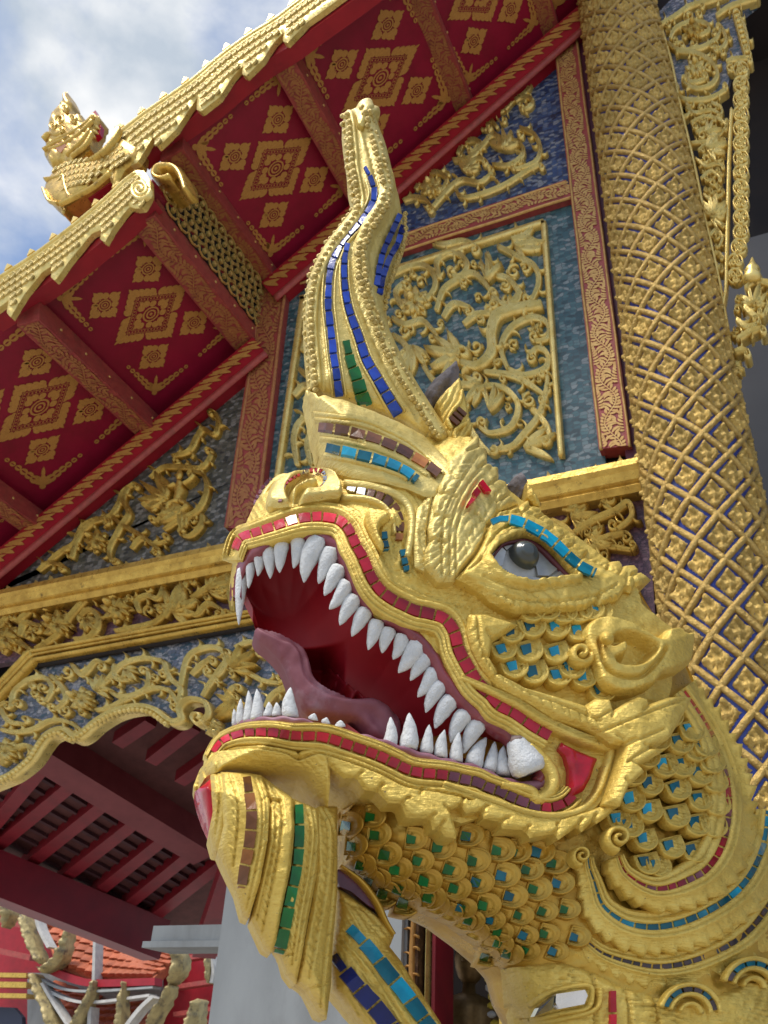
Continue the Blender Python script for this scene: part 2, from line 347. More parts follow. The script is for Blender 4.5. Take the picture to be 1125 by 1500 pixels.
def mosaic(name, cols, scale=26., grout=(.05, .06, .07)):
    m = bpy.data.materials.new(name); m.use_nodes = True; t = m.node_tree; bs = t.nodes['Principled BSDF']; n = t.nodes.new; l = t.links.new
    tc = n('ShaderNodeTexCoord'); mp = n('ShaderNodeMapping'); mp.inputs['Scale'].default_value = (1, 1, 1.6); l(tc.outputs['Object'], mp.inputs[0])
    ns = n('ShaderNodeTexNoise'); ns.inputs['Scale'].default_value = 7.; ns.inputs['Detail'].default_value = 8; ns.inputs['Roughness'].default_value = .7; l(mp.outputs[0], ns.inputs[0])
    v = n('ShaderNodeTexVoronoi'); v.inputs['Scale'].default_value = scale; v.distance = 'CHEBYCHEV'; v.inputs['Randomness'].default_value = .75; l(mp.outputs[0], v.inputs[0])
    sp = n('ShaderNodeSeparateColor'); l(v.outputs['Color'], sp.inputs[0])
    ad = n('ShaderNodeMath'); ad.operation = 'MULTIPLY_ADD'; ad.inputs[1].default_value = .55; l(sp.outputs[0], ad.inputs[0])
    sc = n('ShaderNodeMath'); sc.operation = 'MULTIPLY'; sc.inputs[1].default_value = .55; l(ns.outputs['Fac'], sc.inputs[0]); l(sc.outputs[0], ad.inputs[2])
    r = n('ShaderNodeValToRGB'); e = r.color_ramp.elements
    while len(e) < len(cols): e.new(.5)
    for i, c in enumerate(cols): e[i].position = .25+.55*i/(len(cols)-1); e[i].color = c+(1,)
    l(ad.outputs[0], r.inputs[0])
    v2 = n('ShaderNodeTexVoronoi'); v2.feature = 'DISTANCE_TO_EDGE'; v2.inputs['Scale'].default_value = scale; v2.inputs['Randomness'].default_value = .75; l(mp.outputs[0], v2.inputs[0])
    mr = n('ShaderNodeMapRange'); mr.inputs[1].default_value = .0; mr.inputs[2].default_value = .09; l(v2.outputs['Distance'], mr.inputs[0])
    mx_ = n('ShaderNodeMixRGB'); mx_.inputs[1].default_value = grout+(1,); l(mr.outputs[0], mx_.inputs[0]); l(r.outputs[0], mx_.inputs[2])
    l(mx_.outputs[0], bs.inputs['Base Color']); bs.inputs['Roughness'].default_value = .42; bs.inputs['Metallic'].default_value = 0.
    b = n('ShaderNodeBump'); b.inputs['Strength'].default_value = .5; b.inputs['Distance'].default_value = .006; l(sp.outputs[1], b.inputs['Height']); l(b.outputs[0], bs.inputs['Normal'])
    return m
MTEAL = mosaic('teal_mosaic', [(.02, .05, .06), (.035, .105, .125), (.07, .16, .175), (.22, .26, .265)])
MBLUE = mosaic('blue_mosaic', [(.012, .02, .06), (.02, .05, .15), (.04, .09, .22), (.24, .26, .30)])
MOLIVE = mosaic('olive_mosaic', [(.03, .03, .025), (.07, .07, .05), (.12, .11, .085), (.24, .23, .21)])
MSILV = mosaic('silver_blue_mosaic', [(.02, .08, .12), (.10, .13, .20), (.22, .23, .29), (.40, .40, .44)], 34.)
MPURP = mosaic('purple_mosaic', [(.05, .015, .03), (.09, .03, .05), (.13, .05, .07), (.2, .1, .12)], 40., (.03, .01, .02))
LAPIS = mat('lapis_mosaic', (.035, .06, .36), (.02, .03, .16), .3, .2, 26., bump=.4, bscale=50., col3=(.10, .12, .14), n3=8., t3=(.5, .7))
GREYW = mat('grey_plaster', (.33, .34, .335), (.26, .27, .265), .85, 0, 3.5, bump=.25, bscale=30., col3=(.2, .2, .19), n3=2.2, t3=(.5, .8), stretch=(1, 1, .4))
TIMB = mat('dark_red_timber', (.26, .012, .022), (.17, .008, .015), .5, 0, 6., bump=.2, bscale=30.)
DARK = mat('dark_interior', (.012, .008, .008), (.02, .012, .01), .8, 0, 4.)  # near-black: shade of closed interiors put into the colour
TERRA = mat('terracotta', (.50, .13, .05), (.36, .09, .04), .7, 0, 20., tint=.3, bump=.2)
WHITE = mat('white_paint', (.52, .51, .48), (.38, .37, .35), .7, 0, 12., bump=.2)
GROUND = mat('stone_paving', (.44, .41, .37), (.34, .32, .29), .85, 0, 3., bump=.2)
# ================================================================== GROUND
o = ob('ground', [(-120, -60, 0), (120, -60, 0), (120, 160, 0), (-120, 160, 0)], [[0, 1, 2, 3]], GROUND, smooth=False); o['kind'] = 'structure'
# ================================================================== TEMPLE GABLE
temple = thing('temple', (-2.2, YF+.4, 0), 'temple gable front with red soffit, gilded scroll panels and mosaic walls', 'temple')
def wallpoly(name, pts, m, top=0., bot=-.05, base=0., parent=None, **k):
    V, F = prism(FAC, pts, base, top, bot); return ob(name, V, F, m, parent or temple, smooth=False, **k)
wallpoly('side_panel', px((-120, 925), (372, 520), (352, 700), (345, 812), (-120, 912)), MOLIVE, label='olive mosaic side panel')
wallpoly('centre_panel', px((395, 410), (834, 276), (890, 700), (360, 812)), MTEAL, label='teal mosaic centre panel')
wallpoly('gable_wall', px((-120, 900), (384, 466), (396, 396), (1000, -135), (1010, 720), (-120, 960)), DARK, 0, -.2, -.06)
wallpoly('upper_panel', px((395, 406), (640, 215), (822, 40), (850, 268)), MBLUE, label='blue mosaic upper panel')
def leaf2(cx, cy, a, L, w, bend, n=6):
    t = np.linspace(0, 1, n); th = a+bend*t; x = cx+np.concatenate([[0], np.cumsum(np.cos(th[:-1])*L/(n-1))]); y = cy+np.concatenate([[0], np.cumsum(np.sin(th[:-1])*L/(n-1))])
    ww = w*np.sin(np.pi*np.clip(t*.9+.08, 0, 1))**.8; nx, ny = -np.sin(th), np.cos(th)
    return [(x[i]+nx[i]*ww[i], y[i]+ny[i]*ww[i]) for i in range(n)]+[(x[i]-nx[i]*ww[i], y[i]-ny[i]*ww[i]) for i in range(n-1, -1, -1)]
def vine2(Ln, W):
    """flat stencil of a scrolling vine of flame leaves in a strip Ln x 2W"""
    out = []; lam = W*2.6; u = 0.; k = 0; f = lambda x: .62*W*math.cos(math.pi*x/lam); q = np.linspace(0, Ln, max(8, int(Ln/W*5)))
    out += [[(x, f(x)+W*.07) for x in q[i:i+9]]+[(x, f(x)-W*.07) for x in q[i:i+9]][::-1] for i in range(0, len(q)-1, 8)]
    while u < Ln:
        y = f(u); sl = math.atan(-.62*W*math.pi/lam*math.sin(math.pi*u/lam))
        for s in (-1, 1):
            room = W-s*y
            if room > W*.35: out.append(leaf2(u, y+s*W*.1, sl+s*(.55+.5*min(1, room/W)), min(room*.95, W*1.05)*random.uniform(.85, 1.05), W*.135, s*(1.5 if room > W else .6)*(-1 if k % 3 == 0 else 1), 6))
            if room > W*1.1: out.append(leaf2(u+W*.12, s*W*.96, sl-s*(1.0), W*.62, W*.12, s*1.0, 6))
        u += W*.30; k += 1
    return [[(min(max(a, 0), Ln), min(max(b, -W), W)) for a, b in p] for p in out]
def stencil(name, polys, fn, m, parent):
    V = []; F = []
    nl_ = np.array(fn(0, 0)); e1_ = np.array(fn(1, 0))-nl_; e2_ = np.array(fn(0, 1))-nl_; up_ = nz(np.cross(e1_, e2_)); up_ = up_ if up_.dot(C-nl_) > 0 else -up_
    for i, p in enumerate(polys): F.append(list(range(len(V), len(V)+len(p)))); V += [fn(a, b)+up_*(i % 14)*.0003 for a, b in p]
    return ob(name, np.array(V), F, m, parent, smooth=False)
def quadmap(p00, p10, p01, lift):
    """u along p00->p10, v in +-1 from p00 to p01"""
    p00, p10, p01 = (np.array(q, float) for q in (p00, p10, p01)); e = p10-p00; L = np.linalg.norm(e); e /= L; f = p01-p00; W = np.linalg.norm(f)/2; f = nz(f); n = nz(np.cross(e, f))
    if n.dot(C-p00) < 0: n = -n
    mid = p00+f*W
    return L, W, lambda a, b: mid+e*a+f*b+n*lift
def ornate(name, a, b, wa, wb, top, bg=ROSE, st=STENP, rails=True, lead=0.):
    """carved and stencilled timber on the gable wall, from photo point a to b"""
    a, b = np.array(a, float), np.array(b, float); d = nz(b-a); n = np.array((-d[1], d[0]))
    q = [a-n*wa, b-n*wb, b+n*wb, a+n*wa]; V, F = prism(FAC, q, top, 0, -top-.03); o = ob(name, V, F, bg, temple, smooth=False)
    P = FAC(q, top); L, W, fn = quadmap(P[0], P[1], P[3], .003)
    stencil('stencil', vine2(L, W*.74), fn, st, o)
    if rails:
        for s in (-1, 1):
            l = lin(np.array([a+n*wa*.88*s, b+n*wb*.88*s]), 5.)
            V, F = strip(FAC, l+n*.4*np.sin(arcl(l)*1.3)[:, None], [wa*.10, wb*.10], TUBE5, .012, top); ob('bead_rail', V, F, st, o)
    return o
ornate('post', (352, 775), (402, 405), 24, 19, .07, ROSE, STEND); ornate('post', (901, 655), (827, 48), 24, 18, .07)
V, F = prism(FAC, px((838, 30), (858, 30), (950, 680), (918, 680)), .03, 0, -.05); ob('post_side', V, F, mat('purple_red_paint', (.13, .02, .04), (.09, .015, .03), .5), temple, smooth=False)
ornate('transom', (405, 414), (833, 276), 11, 13.5, .06)
# sloping junction beams on the wall, one per roof tier
def jbeam(a, b, w):
    a, b = np.array(a, float), np.array(b, float); d = nz(b-a); n = np.array((-d[1], d[0]))
    q = [a-n*w, b-n*w, b+n*w*.95, a+n*w]; V, F = prism(FAC, q, .12, 0, -.14); o = ob('junction_beam', V, F, REDB, temple, smooth=False)
    P = FAC(q, .12); L, W, fn = quadmap(P[0], P[1], P[3], .003); pol = []; u = 0.
    while u < L-W:
        for s_ in (0, 1): pol.append(leaf2(u+W*.1, -W*.75+s_*W*.1, .9, W*1.15, W*.16, .5*(s_*2-1)))
        pol.append(leaf2(u+W*.55, -W*.78, .7, W*.6, W*.10, .8)); u += W*.72
    stencil('stencil', pol, fn, STEN, o)
    l = lin(np.array([a+n*w*.9, b+n*w*.86]), 8.); V, F = strip(FAC, l, 3.6, TUBE5, .02, .12); ob('beam_moulding', V, F, ROSE, o)
    return P
J1 = jbeam((-125, 925), (380, 505), 15); J2 = jbeam((392, 425), (1000, -105), 15)
# soffits: the underside of each roof tier, running out from the wall to the bargeboard
YB = 2.80
def ex(p, Y): return np.array((p[0], Y, p[2]))
def soff(p, q, name='soffit'):
    V = np.array([ex(p, YF+.12), ex(q, YF+.12), ex(q, YB-.03), ex(p, YB-.03)]); up = np.array((0, 0, .05)); V = np.vstack([V, V+up])
    o = ob(name, V, HEX, RED, temple, smooth=False, label=None); return o
W_ = lambda *p: [FAC(q, 0.)[0] for q in px(*p)]
a1, b1 = W_((-125, 905), (384, 478)); a2, b2 = W_((396, 408), (1000, -118))
s1 = soff(a1, b1); s2 = soff(a2, b2)
# --- soffit stencils: diamonds and corner ornaments
def rhomb(r, k, dep, wd=.5):
    out = []; cs = [np.array(q, float) for q in ((1, 0), (0, 1), (-1, 0), (0, -1))]
    for side in range(4):
        a_, b_ = cs[side], cs[(side+1) % 4]
        for i in range(k):
            t = (i+.5)/k; o_ = a_*(1-t)+b_*t; tip = cs[side] if t < .5 else cs[(side+1) % 4]
            p0 = o_*(1-dep)*r; p1 = (o_*.97+(tip-o_)*(.16 if k > 3 else .22))*r; d = p1-p0; L = np.linalg.norm(d)
            sg = (1 if t < .5 else -1); out.append(leaf2(p0[0], p0[1], math.atan2(d[1], d[0])+sg*.25, L, r*wd*1.414/k, -sg*.5, 7))
        c = cs[side]; out.append(leaf2(c[0]*r*(1-dep), c[1]*r*(1-dep), math.atan2(c[1], c[0]), r*dep*1.02, r*wd*.9/k, .0, 7))
    return out
def rline(r0, r1):
    cs = [(1, 0), (0, 1), (-1, 0), (0, -1)]; return [[(cs[i][0]*r0, cs[i][1]*r0), (cs[(i+1) % 4][0]*r0, cs[(i+1) % 4][1]*r0), (cs[(i+1) % 4][0]*r1, cs[(i+1) % 4][1]*r1), (cs[i][0]*r1, cs[i][1]*r1)] for i in range(4)]
def ring(r0, r1, k=14): return [[(r*math.cos(a), r*math.sin(a)) for r, a in ((r0, q), (r0, q+6.2832/k), (r1, q+6.2832/k), (r1, q))] for q in np.arange(k)*6.2832/k]
def dia_polys(r, big):
    disc = lambda q: [[(q*math.cos(t), q*math.sin(t)) for t in np.linspace(0, 6.28, 10)[:-1]]]
    if not big: return rhomb(1., 3, .52, .40)+[leaf2(.36*math.cos(a), .36*math.sin(a), a, .22, .05, .0) for a in np.arange(0, 6.2, .785)]+ring(.34, .26)+ring(.2, .13)+disc(.07)
    out = rhomb(1., 8, .30, .42)+rhomb(.80, 9, .12, .3)+rline(.665, .645)+rline(.545, .53)+rhomb(.5, 3, .42, .36)+ring(.2, .16)+ring(.12, .08)+disc(.04)
    cs = [np.array(q, float) for q in ((1, 0), (0, 1), (-1, 0), (0, -1))]
    for side in range(4):
        for i in range(11):
            t = i/11; c = (cs[side]*(1-t)+cs[(side+1) % 4]*t)*.597; out.append([(c[0]+.02*math.cos(q), c[1]+.02*math.sin(q)) for q in np.linspace(0, 6.28, 7)[:-1]])
    return out
def corner_polys(r):
    out = []
    for s in (-1, 1):
        x = 0; y = 0
        for i in range(6):
            a = s*.8; x, y = r*.16*i+r*.18, s*(r*.17*i+r*.14); k = 1-.1*i
            out += [leaf2(x, y, a+s*.9, r*.36*k, r*.06*k, -s*2.4), leaf2(x, y, a-s*.9, r*.36*k, r*.06*k, s*2.4)]
    for q in (-.9, -.45, 0, .45, .9): out.append(leaf2(r*.06, 0, q, r*.42, r*.085, q*.5))
    out.append(leaf2(r*.3, 0, 0, r*.4, r*.06, 0)); out.append([(r*.1*math.cos(t)-.0, r*.1*math.sin(t)) for t in np.linspace(0, 6.28, 9)[:-1]])
    return out
def flatmesh(name, polys, m):
    V = []; F = []
    for i, p in enumerate(polys): F.append(list(range(len(V), len(V)+len(p)))); V += [(a, b, (i % 14)*.0003) for a, b in p]
    return mkmesh(name, np.array(V), F, m, False)
MBIG, MSML, MCOR = flatmesh('diamond_stencil', dia_polys(1., True), STEN), flatmesh('small_diamond_stencil', dia_polys(1., False), STEN), flatmesh('corner_stencil', corner_polys(1.), STEN)
def bay(sf, p, q):
    """one soffit bay between two purlins, p and q on the wall line"""
    e = q-p; e[1] = 0; L = np.linalg.norm(e); e = e/L; dY = np.array((0, -1., 0)); n = np.cross(e, dY)
    if n[2] > 0: n = -n
    D = YF-YB-.2; mid = (p+q)/2; c = np.array((mid[0], (YF+YB)/2, mid[2]))+n*.004
    M3 = np.stack([e, np.cross(n, e), n], 1); r = min(L, D)*.36
    inst('diamond_stencil', MBIG, sf, c, M3@np.diag([L*.36, D*.21, 1]))
    for sx in (-1, 1):
        for sy in (-1, 1):
            inst('small_diamond_stencil', MSML, sf, c+e*sx*L*.205+M3[:, 1]*sy*D*.235, M3@np.diag([L*.15, D*.10, 1]))
            d = -(e*sx+M3[:, 1]*sy)/math.sqrt(2); inst('corner_stencil', MCOR, sf, c+e*sx*L*.40+M3[:, 1]*sy*D*.44, np.stack([d, np.cross(n, d), n], 1)@np.diag([r*.62, r*.62, 1]))
# purlins: wall-end corners A (bottom left), B (bottom right), Cc (top right)
RIV = mkmesh('rivet', *[np.array([(math.cos(t)*r, math.sin(t)*r, z) for z, r in ((0, 1), (.6, .7)) for t in np.linspace(0, 6.28, 9)[:-1]]), [[i, (i+1) % 8, 8+(i+1) % 8, 8+i] for i in range(8)]+[list(range(8, 16))]], STENP)
def purlin(Ap, Bp, Cp, y1=YB+.06):
    a, b, c = W_(Ap, Bp, Cp); d = a+c-b
    V = np.array([ex(k, Y) for Y in (YF-.005, y1) for k in (a, b, c, d)]); o = ob('purlin', V, HEX, ROSE, temple, smooth=False)
    L, W, fn = quadmap(ex(a, YF-.01), ex(a, y1+.01), ex(b, YF-.01), .003); stencil('stencil', vine2(L, W*.86), fn, STEND, o)
    L, W, fn = quadmap(ex(d, YF-.01), ex(d, y1+.01), ex(a, YF-.01), .003); stencil('stencil', vine2(L, W*.86), fn, STEND, o)
    e = nz(c-b); nrm = np.cross(e, (0, 1., 0)); nrm = nrm if nrm[0] > 0 else -nrm
    for i in range(5):
        p = ex(b+(c-b)*.5, YF-.12-i*(YF-y1-.2)/4.5); inst('rivet', RIV, o, p+nrm*.001, np.stack([(0, 1., 0), np.cross(nrm, (0, 1., 0)), nrm], 1)@np.diag([.012, .012, .012]))
    return (a+b)/2
pl = [purlin((-38, 775), (-5, 768), (-5, 738)), purlin((42, 786), (71, 780), (71, 754)), purlin((208, 646), (238, 640), (236, 612)), purlin((350, 520), (381, 508), (382, 484))]
pu = [purlin((380, 430), (410, 416), (408, 392)), purlin((520, 312), (548, 300), (547, 278)), purlin((668, 170), (696, 160), (694, 138)), purlin((793, 60), (821, 47), (819, 26)), purlin((930, -60), (958, -72), (956, -92))]
def on(p, a, b):                                   # point of soffit line a-b at p's x
    t = (p[0]-a[0])/(b[0]-a[0]); return a+(b-a)*t
for i in range(len(pl)-1): bay(s1, on(pl[i], a1, b1).copy(), on(pl[i+1], a1, b1).copy())
for i in range(len(pu)-1): bay(s2, on(pu[i], a2, b2).copy(), on(pu[i+1], a2, b2).copy())
# riser of pierced gilt lattice between the two roof tiers, with the gilt beam end
c3, a4 = W_((384, 486), (386, 428)); V = np.array([ex(c3, YF-.02), ex(a4, YF-.02), ex(a4, YB+.15), ex(c3, YB+.15)]); off = np.array((.03, 0, .0)); V = np.vstack([V-off, V]); rs = ob('tier_riser', V, HEX, DARK, temple, smooth=False)
mb = MB(); hz = a4[2]-c3[2]; dy = hz/3.6
for i in range(int((YF-YB-.2)/dy)+1):
    for j in range(5):
        y, z = YF-.06-(i+.5*(j % 2))*dy, c3[2]+hz*(j+.5)/5
        for q in np.linspace(0, 6.28, 9)[:-1]:
            p = np.array((c3[0]+.004, y+dy*.5*math.cos(q), z+hz*.12*math.sin(q))); k = np.array((c3[0]+.004, y+dy*.5*math.cos(q+.8), z+hz*.12*math.sin(q+.8))); mb.add(beam(p, k, 0.011, .012, (1, 0, 0)))
        mb.add(box((c3[0]-.002, y-.015, z-.015), (c3[0]+.018, y+.015, z+.015)))
mb.build('gilt_lattice', GILTP, rs, False, kind='stuff')
zb = c3[2]; ge = np.array((c3[0]+.02, YB+.22, (c3[2]+a4[2])/2))
V, F = box(ge-np.array((.10, .14, .10)), ge+np.array((.06, .04, .10))); be = ob('beam_end', V, F, GILT, temple, smooth=False)
EV = Plane((0, YB-.04, 0), (0, -1, 0))
V, F = strip(EV, cr(z6((680, 700), (660, 640), (630, 610), (580, 610), (562, 640), (590, 655), (625, 645)), 3), [6, 6, 5, 4], TUBE, .08, -.1); ob('beam_scroll', V, F, GILT, be)
# ------------------------------------------------------------------ bargeboards (scaled naga bodies) at the eaves line
BG1 = z6((-150, 1095), (0, 1000), (100, 935), (190, 870), (280, 800), (380, 715), (450, 650), (490, 618), (522, 618), (546, 655), (548, 705), (522, 755), (492, 760), (470, 752), (440, 790), (410, 830), (380, 882), (362, 872), (366, 835), (330, 852), (250, 950), (196, 1024), (182, 1010), (190, 965), (150, 992), (80, 1080), (34, 1157), (20, 1142), (26, 1095), (0, 1115), (-150, 1230))
BG2 = z6((395, 640), (410, 560), (430, 475), (520, 405), (600, 350), (700, 280), (800, 195), (900, 122), (1000, 60), (1080, 0), (1300, -160), (1600, -400), (1650, -330), (1400, -130), (1225, 0), (1125, 72), (1048, 152), (1032, 145), (1035, 112), (1000, 150), (960, 212), (898, 272), (882, 265), (886, 235), (850, 275), (800, 350), (732, 404), (716, 395), (718, 352), (700, 380), (640, 470), (575, 533), (562, 520), (565, 482), (500, 590), (440, 620), (425, 660), (408, 672))
def bargeboard(poly, rail, rows, label, fw=50):
    o = relief('bargeboard', EV, poly, GILTP, temple, .03, lambda P, sd: .012*np.clip(sd/3, 0, 1)+.004*(vnoise(P, 6.)-.5), 3.2, thick=.04, label=label)
    lr = cr(rail, 12.); nr = nrm2(lr); k0 = 1.; sh = [tuple(q) for q in lr+nr*16]+[tuple(q) for q in (lr+nr*fw)[::-1]]; V, F = prism(EV, sh, -.02, 0, -.12); ob('fascia', V, F, REDB, o, smooth=False)
    l = cr(rail, 4.); nl = nrm2(l)
    for d, w in ((3, 2.2), (8, 1.6)):
        V, F = strip(EV, l+nl*d, w, TUBE5, .014, .042); ob('edge_moulding', V, F, GILTP, o)
    s = arcl(l)[-1]
    for i, p in enumerate(lin(l, s/max(2, int(s/38)))[:-1]):
        t_ = nz(l[-1]-l[0]); n_ = np.array((t_[1], -t_[0])); V, F = prism(EV, [p-t_*2, p+n_*6+t_*8, p+t_*12], .035, .01, -.03); ob('crest_spike', V, F, GILTP, o, smooth=False)
    V, F = scale_vf(EV, (400, 300), 1., 0, 0., .006, .008, 1.); return o, l
V, F = scale_vf(Plane((0, 1, 0), (0, -1, 0)), (CX, CY), 1., 0, 0., 0., 0.)
def rscale():
    sh = np.array(SCALE_SH); V = []; m = len(sh)
    for k, h in ((1, -.25), (.97, .22), (.8, .22), (.74, .10), (.55, .16), (.3, .05)):
        q = (sh+np.array([0, .1]))*k-np.array([0, .1]); V += [(b, a, h*.5+.18*(b+.1)) for a, b in q]
    F = [[r*m+i, r*m+(i+1) % m, (r+1)*m+(i+1) % m, (r+1)*m+i] for r in range(5) for i in range(m)]+[[5*m+i for i in range(m)]]
    return mkmesh('body_scale', np.array(V), F, GILTS)
RSC = rscale()
def fscales(o, l, d0, dn, rows, step, poly, pl_=EV, base=.045, turn=.5, sz=1.25, flip=1):
    nl = nrm2(l); s = arcl(l); P0 = []
    for r in range(rows):
        off = d0+(dn-d0)*r/max(1, rows-1); u = step*(.5*(r % 2))+step*.5
        while u < s[-1]:
            p = np.array([np.interp(u, s, l[:, 0]+nl[:, 0]*off), np.interp(u, s, l[:, 1]+nl[:, 1]*off)]); t = np.array([np.interp(u+1, s, l[:, 0])-np.interp(u-1, s, l[:, 0]), np.interp(u+1, s, l[:, 1])-np.interp(u-1, s, l[:, 1])]); u += step; P0.append((p, math.atan2(t[1], t[0])))
    if not P0: return
    sd = sdf([p for p, a in P0], poly)
    for (p, a), d in zip(P0, sd):
        if d < step*.32: continue
        w = pl_(p, base)[0]; r = step*sz*mpp2(w); th = a+turn; e1 = np.array((math.cos(th), 0, -math.sin(th)))*flip; n = pl_.n; e2 = np.cross(n, e1)
        inst('scale', RSC, o, w, np.stack([e1, e2, n], 1)*r)
def mpp2(X): return float((np.array(X)-C)@RW[:, 2])/FPX
g1, l1 = bargeboard(BG1, z6((-150, 1095), (0, 1000), (100, 935), (190, 870), (280, 800), (380, 715), (450, 650), (490, 622)), 4, 'lower gilded bargeboard')
fscales(g1, l1, 13, 46, 5, 10., BG1)
V, F = strip(EV, lin(spiral(z6((510, 690))[0], 15, 2, 0., 2.2), 2.), 3.2, TUBE5, .02, .045); ob('end_scroll', V, F, GILTP, g1)
g2, l2 = bargeboard(BG2, z6((430, 475), (520, 405), (600, 350), (700, 280), (800, 195), (900, 122), (1000, 60), (1080, 0), (1300, -160), (1600, -400)), 4, 'upper gilded bargeboard')
fscales(g2, l2, 13, 50, 5, 10.5, BG2)
# ------------------------------------------------------------------ naga finial at the end of the upper bargeboard
fin_ = thing('roof_finial', tuple(EV(px((100, 300)), 0.)[0]), 'small crested naga head finial at the lower end of the upper bargeboard, against the sky', 'finial')
FB = y3((225, 985), (240, 950), (170, 945), (120, 900), (104, 830), (120, 770), (180, 690), (260, 620), (400, 610), (560, 560), (690, 440), (760, 480), (820, 520), (800, 600), (700, 680), (640, 800), (615, 790), (620, 700), (500, 790), (350, 900), (260, 960), (250, 1005), (225, 1005))
relief('body', EV, FB, GILT, fin_, .03, lambda P, sd: dome(sd, 18, .05), 2.6, thick=.10)
fscales(fin_, cr(y3((180, 700), (330, 640), (520, 600), (680, 500)), 3), 3, 34, 5, 8., FB, base=.076, turn=.4)
V, F = prism(EV, y3((240, 985), (420, 880), (620, 780), (640, 800), (500, 900), (300, 1000)), .0, 0, -.1); ob('fascia', V, F, REDB, fin_, smooth=False)
for l in (y3((120, 770), (200, 760), (260, 745), (270, 800), (300, 890), (330, 900)), y3((230, 960), (330, 910), (480, 830), (610, 720)), y3((110, 840), (150, 930), (220, 950))):
    V, F = strip(EV, cr(l, 2.5), 2.4, TUBE5, .02, .07); ob('chest_band', V, F, GILT, fin_)
relief('head', EV, y3((105, 540), (110, 590), (150, 650), (170, 665), (200, 640), (270, 630), (340, 640), (400, 560), (440, 520), (470, 420), (520, 290), (500, 262), (440, 300), (390, 330), (380, 262), (330, 280), (305, 250), (300, 215), (310, 180), (290, 130), (265, 85), (245, 120), (240, 170), (200, 220), (160, 260), (140, 320), (138, 390), (110, 420), (104, 470), (130, 475), (128, 510)), GILT, fin_, .04, lambda P, sd: dome(sd, 14, .05)+.008*(vnoise(P, 4.)-.5)*2, 2.2, thick=.1)
for l in (y3((140, 520), (220, 470), (330, 420), (420, 360), (490, 290)), y3((150, 550), (260, 510), (380, 430), (480, 330)), y3((110, 550), (200, 500), (310, 450)), y3((280, 590), (380, 500), (460, 400)), y3((320, 600), (420, 520), (480, 420))):
    V, F = strip(EV, cr(l, 2.5), 1.9, TUBE5, .02, .085); ob('jaw_ridge', V, F, GILT, fin_)
for c, r in ((y3((240, 330))[0], 9), (y3((190, 370))[0], 6), (y3((340, 320))[0], 6), (y3((280, 240))[0], 5), (y3((250, 400))[0], 5)):
    V, F = strip(EV, lin(spiral(c, r, 1, 1., 1.6), 1.8), 1.7, TUBE5, .022, .085); ob('brow_scroll', V, F, GILT, fin_)
V, F = prism(EV, y3((205, 520), (280, 490), (290, 530), (250, 580), (215, 560)), .095, 0, -.02); ob('mouth', V, F, GL['amber'], fin_, smooth=False)
V, F = strip(EV, cr(y3((108, 470), (150, 430), (200, 440), (250, 430)), 2.), 2.2, TUBE5, .03, .08); ob('snout', V, F, GILT, fin_)
for i, (a, b) in enumerate(zip(y3((490, 300), (500, 340), (500, 380), (495, 420), (485, 455)), y3((530, 330), (545, 370), (545, 410), (535, 445), (515, 475)))):
    V, F = lathe(EV(a, .05)[0], EV(b, .03)[0], [(0, .02), (.4, .017), (1, .002)], 6); ob('tooth', V, F, GILTP, fin_)
V, F = prism(EV, y3((480, 290), (510, 262), (525, 300), (552, 380), (540, 440), (470, 500), (440, 540), (470, 420)), .03, 0, -.04); ob('gill_lining', V, F, GL['crim'], fin_, smooth=False)
for i in range(6):
    k = i*22; V, F = strip(EV, cr(y3((440+k*.9, 640-k*.5), (560+k*.6, 590-k*.9), (640+k*.35, 500-k*.8), (650+k*.3, 400-k*.2)), 2.5), [2.6, 2.2, 1.4], TUBE5, .03, .06+.006*i); ob('mane_lock', V, F, GILT, fin_)
# ------------------------------------------------------------------ carved scrollwork
LEAFP = [(-1, -.4), (-.95, .15), (-.5, .8), (0, .45), (.5, .8), (.95, .15), (1, -.4)]
SC = 1.25
OCC = []
VINEP = [(-1, -.5), (-1, .3), (-.72, .85), (-.4, .6), (0, 1), (.4, .6), (.72, .85), (1, .3), (1, -.5)]
def vine(pl_, pts, w, base=0., h=.05, m=None, parent=None, leaves=True, curl=True, lsz=3.3, step=3., name='scroll'):
    L = cr(pts, step); s = arcl(L); T = np.gradient(L, axis=0); T /= np.linalg.norm(T, axis=1)[:, None]; mb = MB()
    OCC.extend(L.tolist()); mb.add(strip(pl_, L, [w*.75, w*1.05, w, w*.55], VINEP, h, base))
    if curl:
        d = T[-1]; cv = np.cross(T[max(0, len(T)-8)], T[-1]); sg = 1 if cv > 0 else -1; nn = np.array((-d[1], d[0]))*sg; r = w*1.7
        c = L[-1]+nn*r; a0 = math.atan2(-nn[1], -nn[0]); sp = lin(spiral(c, r, .4*w, a0, 1.1, sg, 24), step*.8)
        OCC.extend(sp.tolist()); mb.add(strip(pl_, sp, [w*.6, w*.55, w*.7], TUBE5, h, base))
    if leaves:
        u = w*2.4; k = 0
        while u < s[-1]-w:
            i = min(int(np.searchsorted(s, u)), len(L)-1); sg = 1 if k % 2 else -1; a = math.atan2(T[i, 1], T[i, 0]); big = k % 3 != 2
            q = arc_line(L[i]+np.array((-T[i, 1], T[i, 0]))*sg*w*.4, a+sg*.35, w*lsz*random.uniform(1.0, 1.5)*(1 if big else .6), sg*random.uniform(1.6, 2.9)*(1 if big else -.6), 12)
            mb.add(strip(pl_, lin(q, step*.8), [w*.35, w*.72, w*.55, w*.38, w*.12], TUBE5, h*.8, base))
            u += w*random.uniform(2.6, 3.8); k += 1
    return mb.build(name, m or GILT, parent or temple)
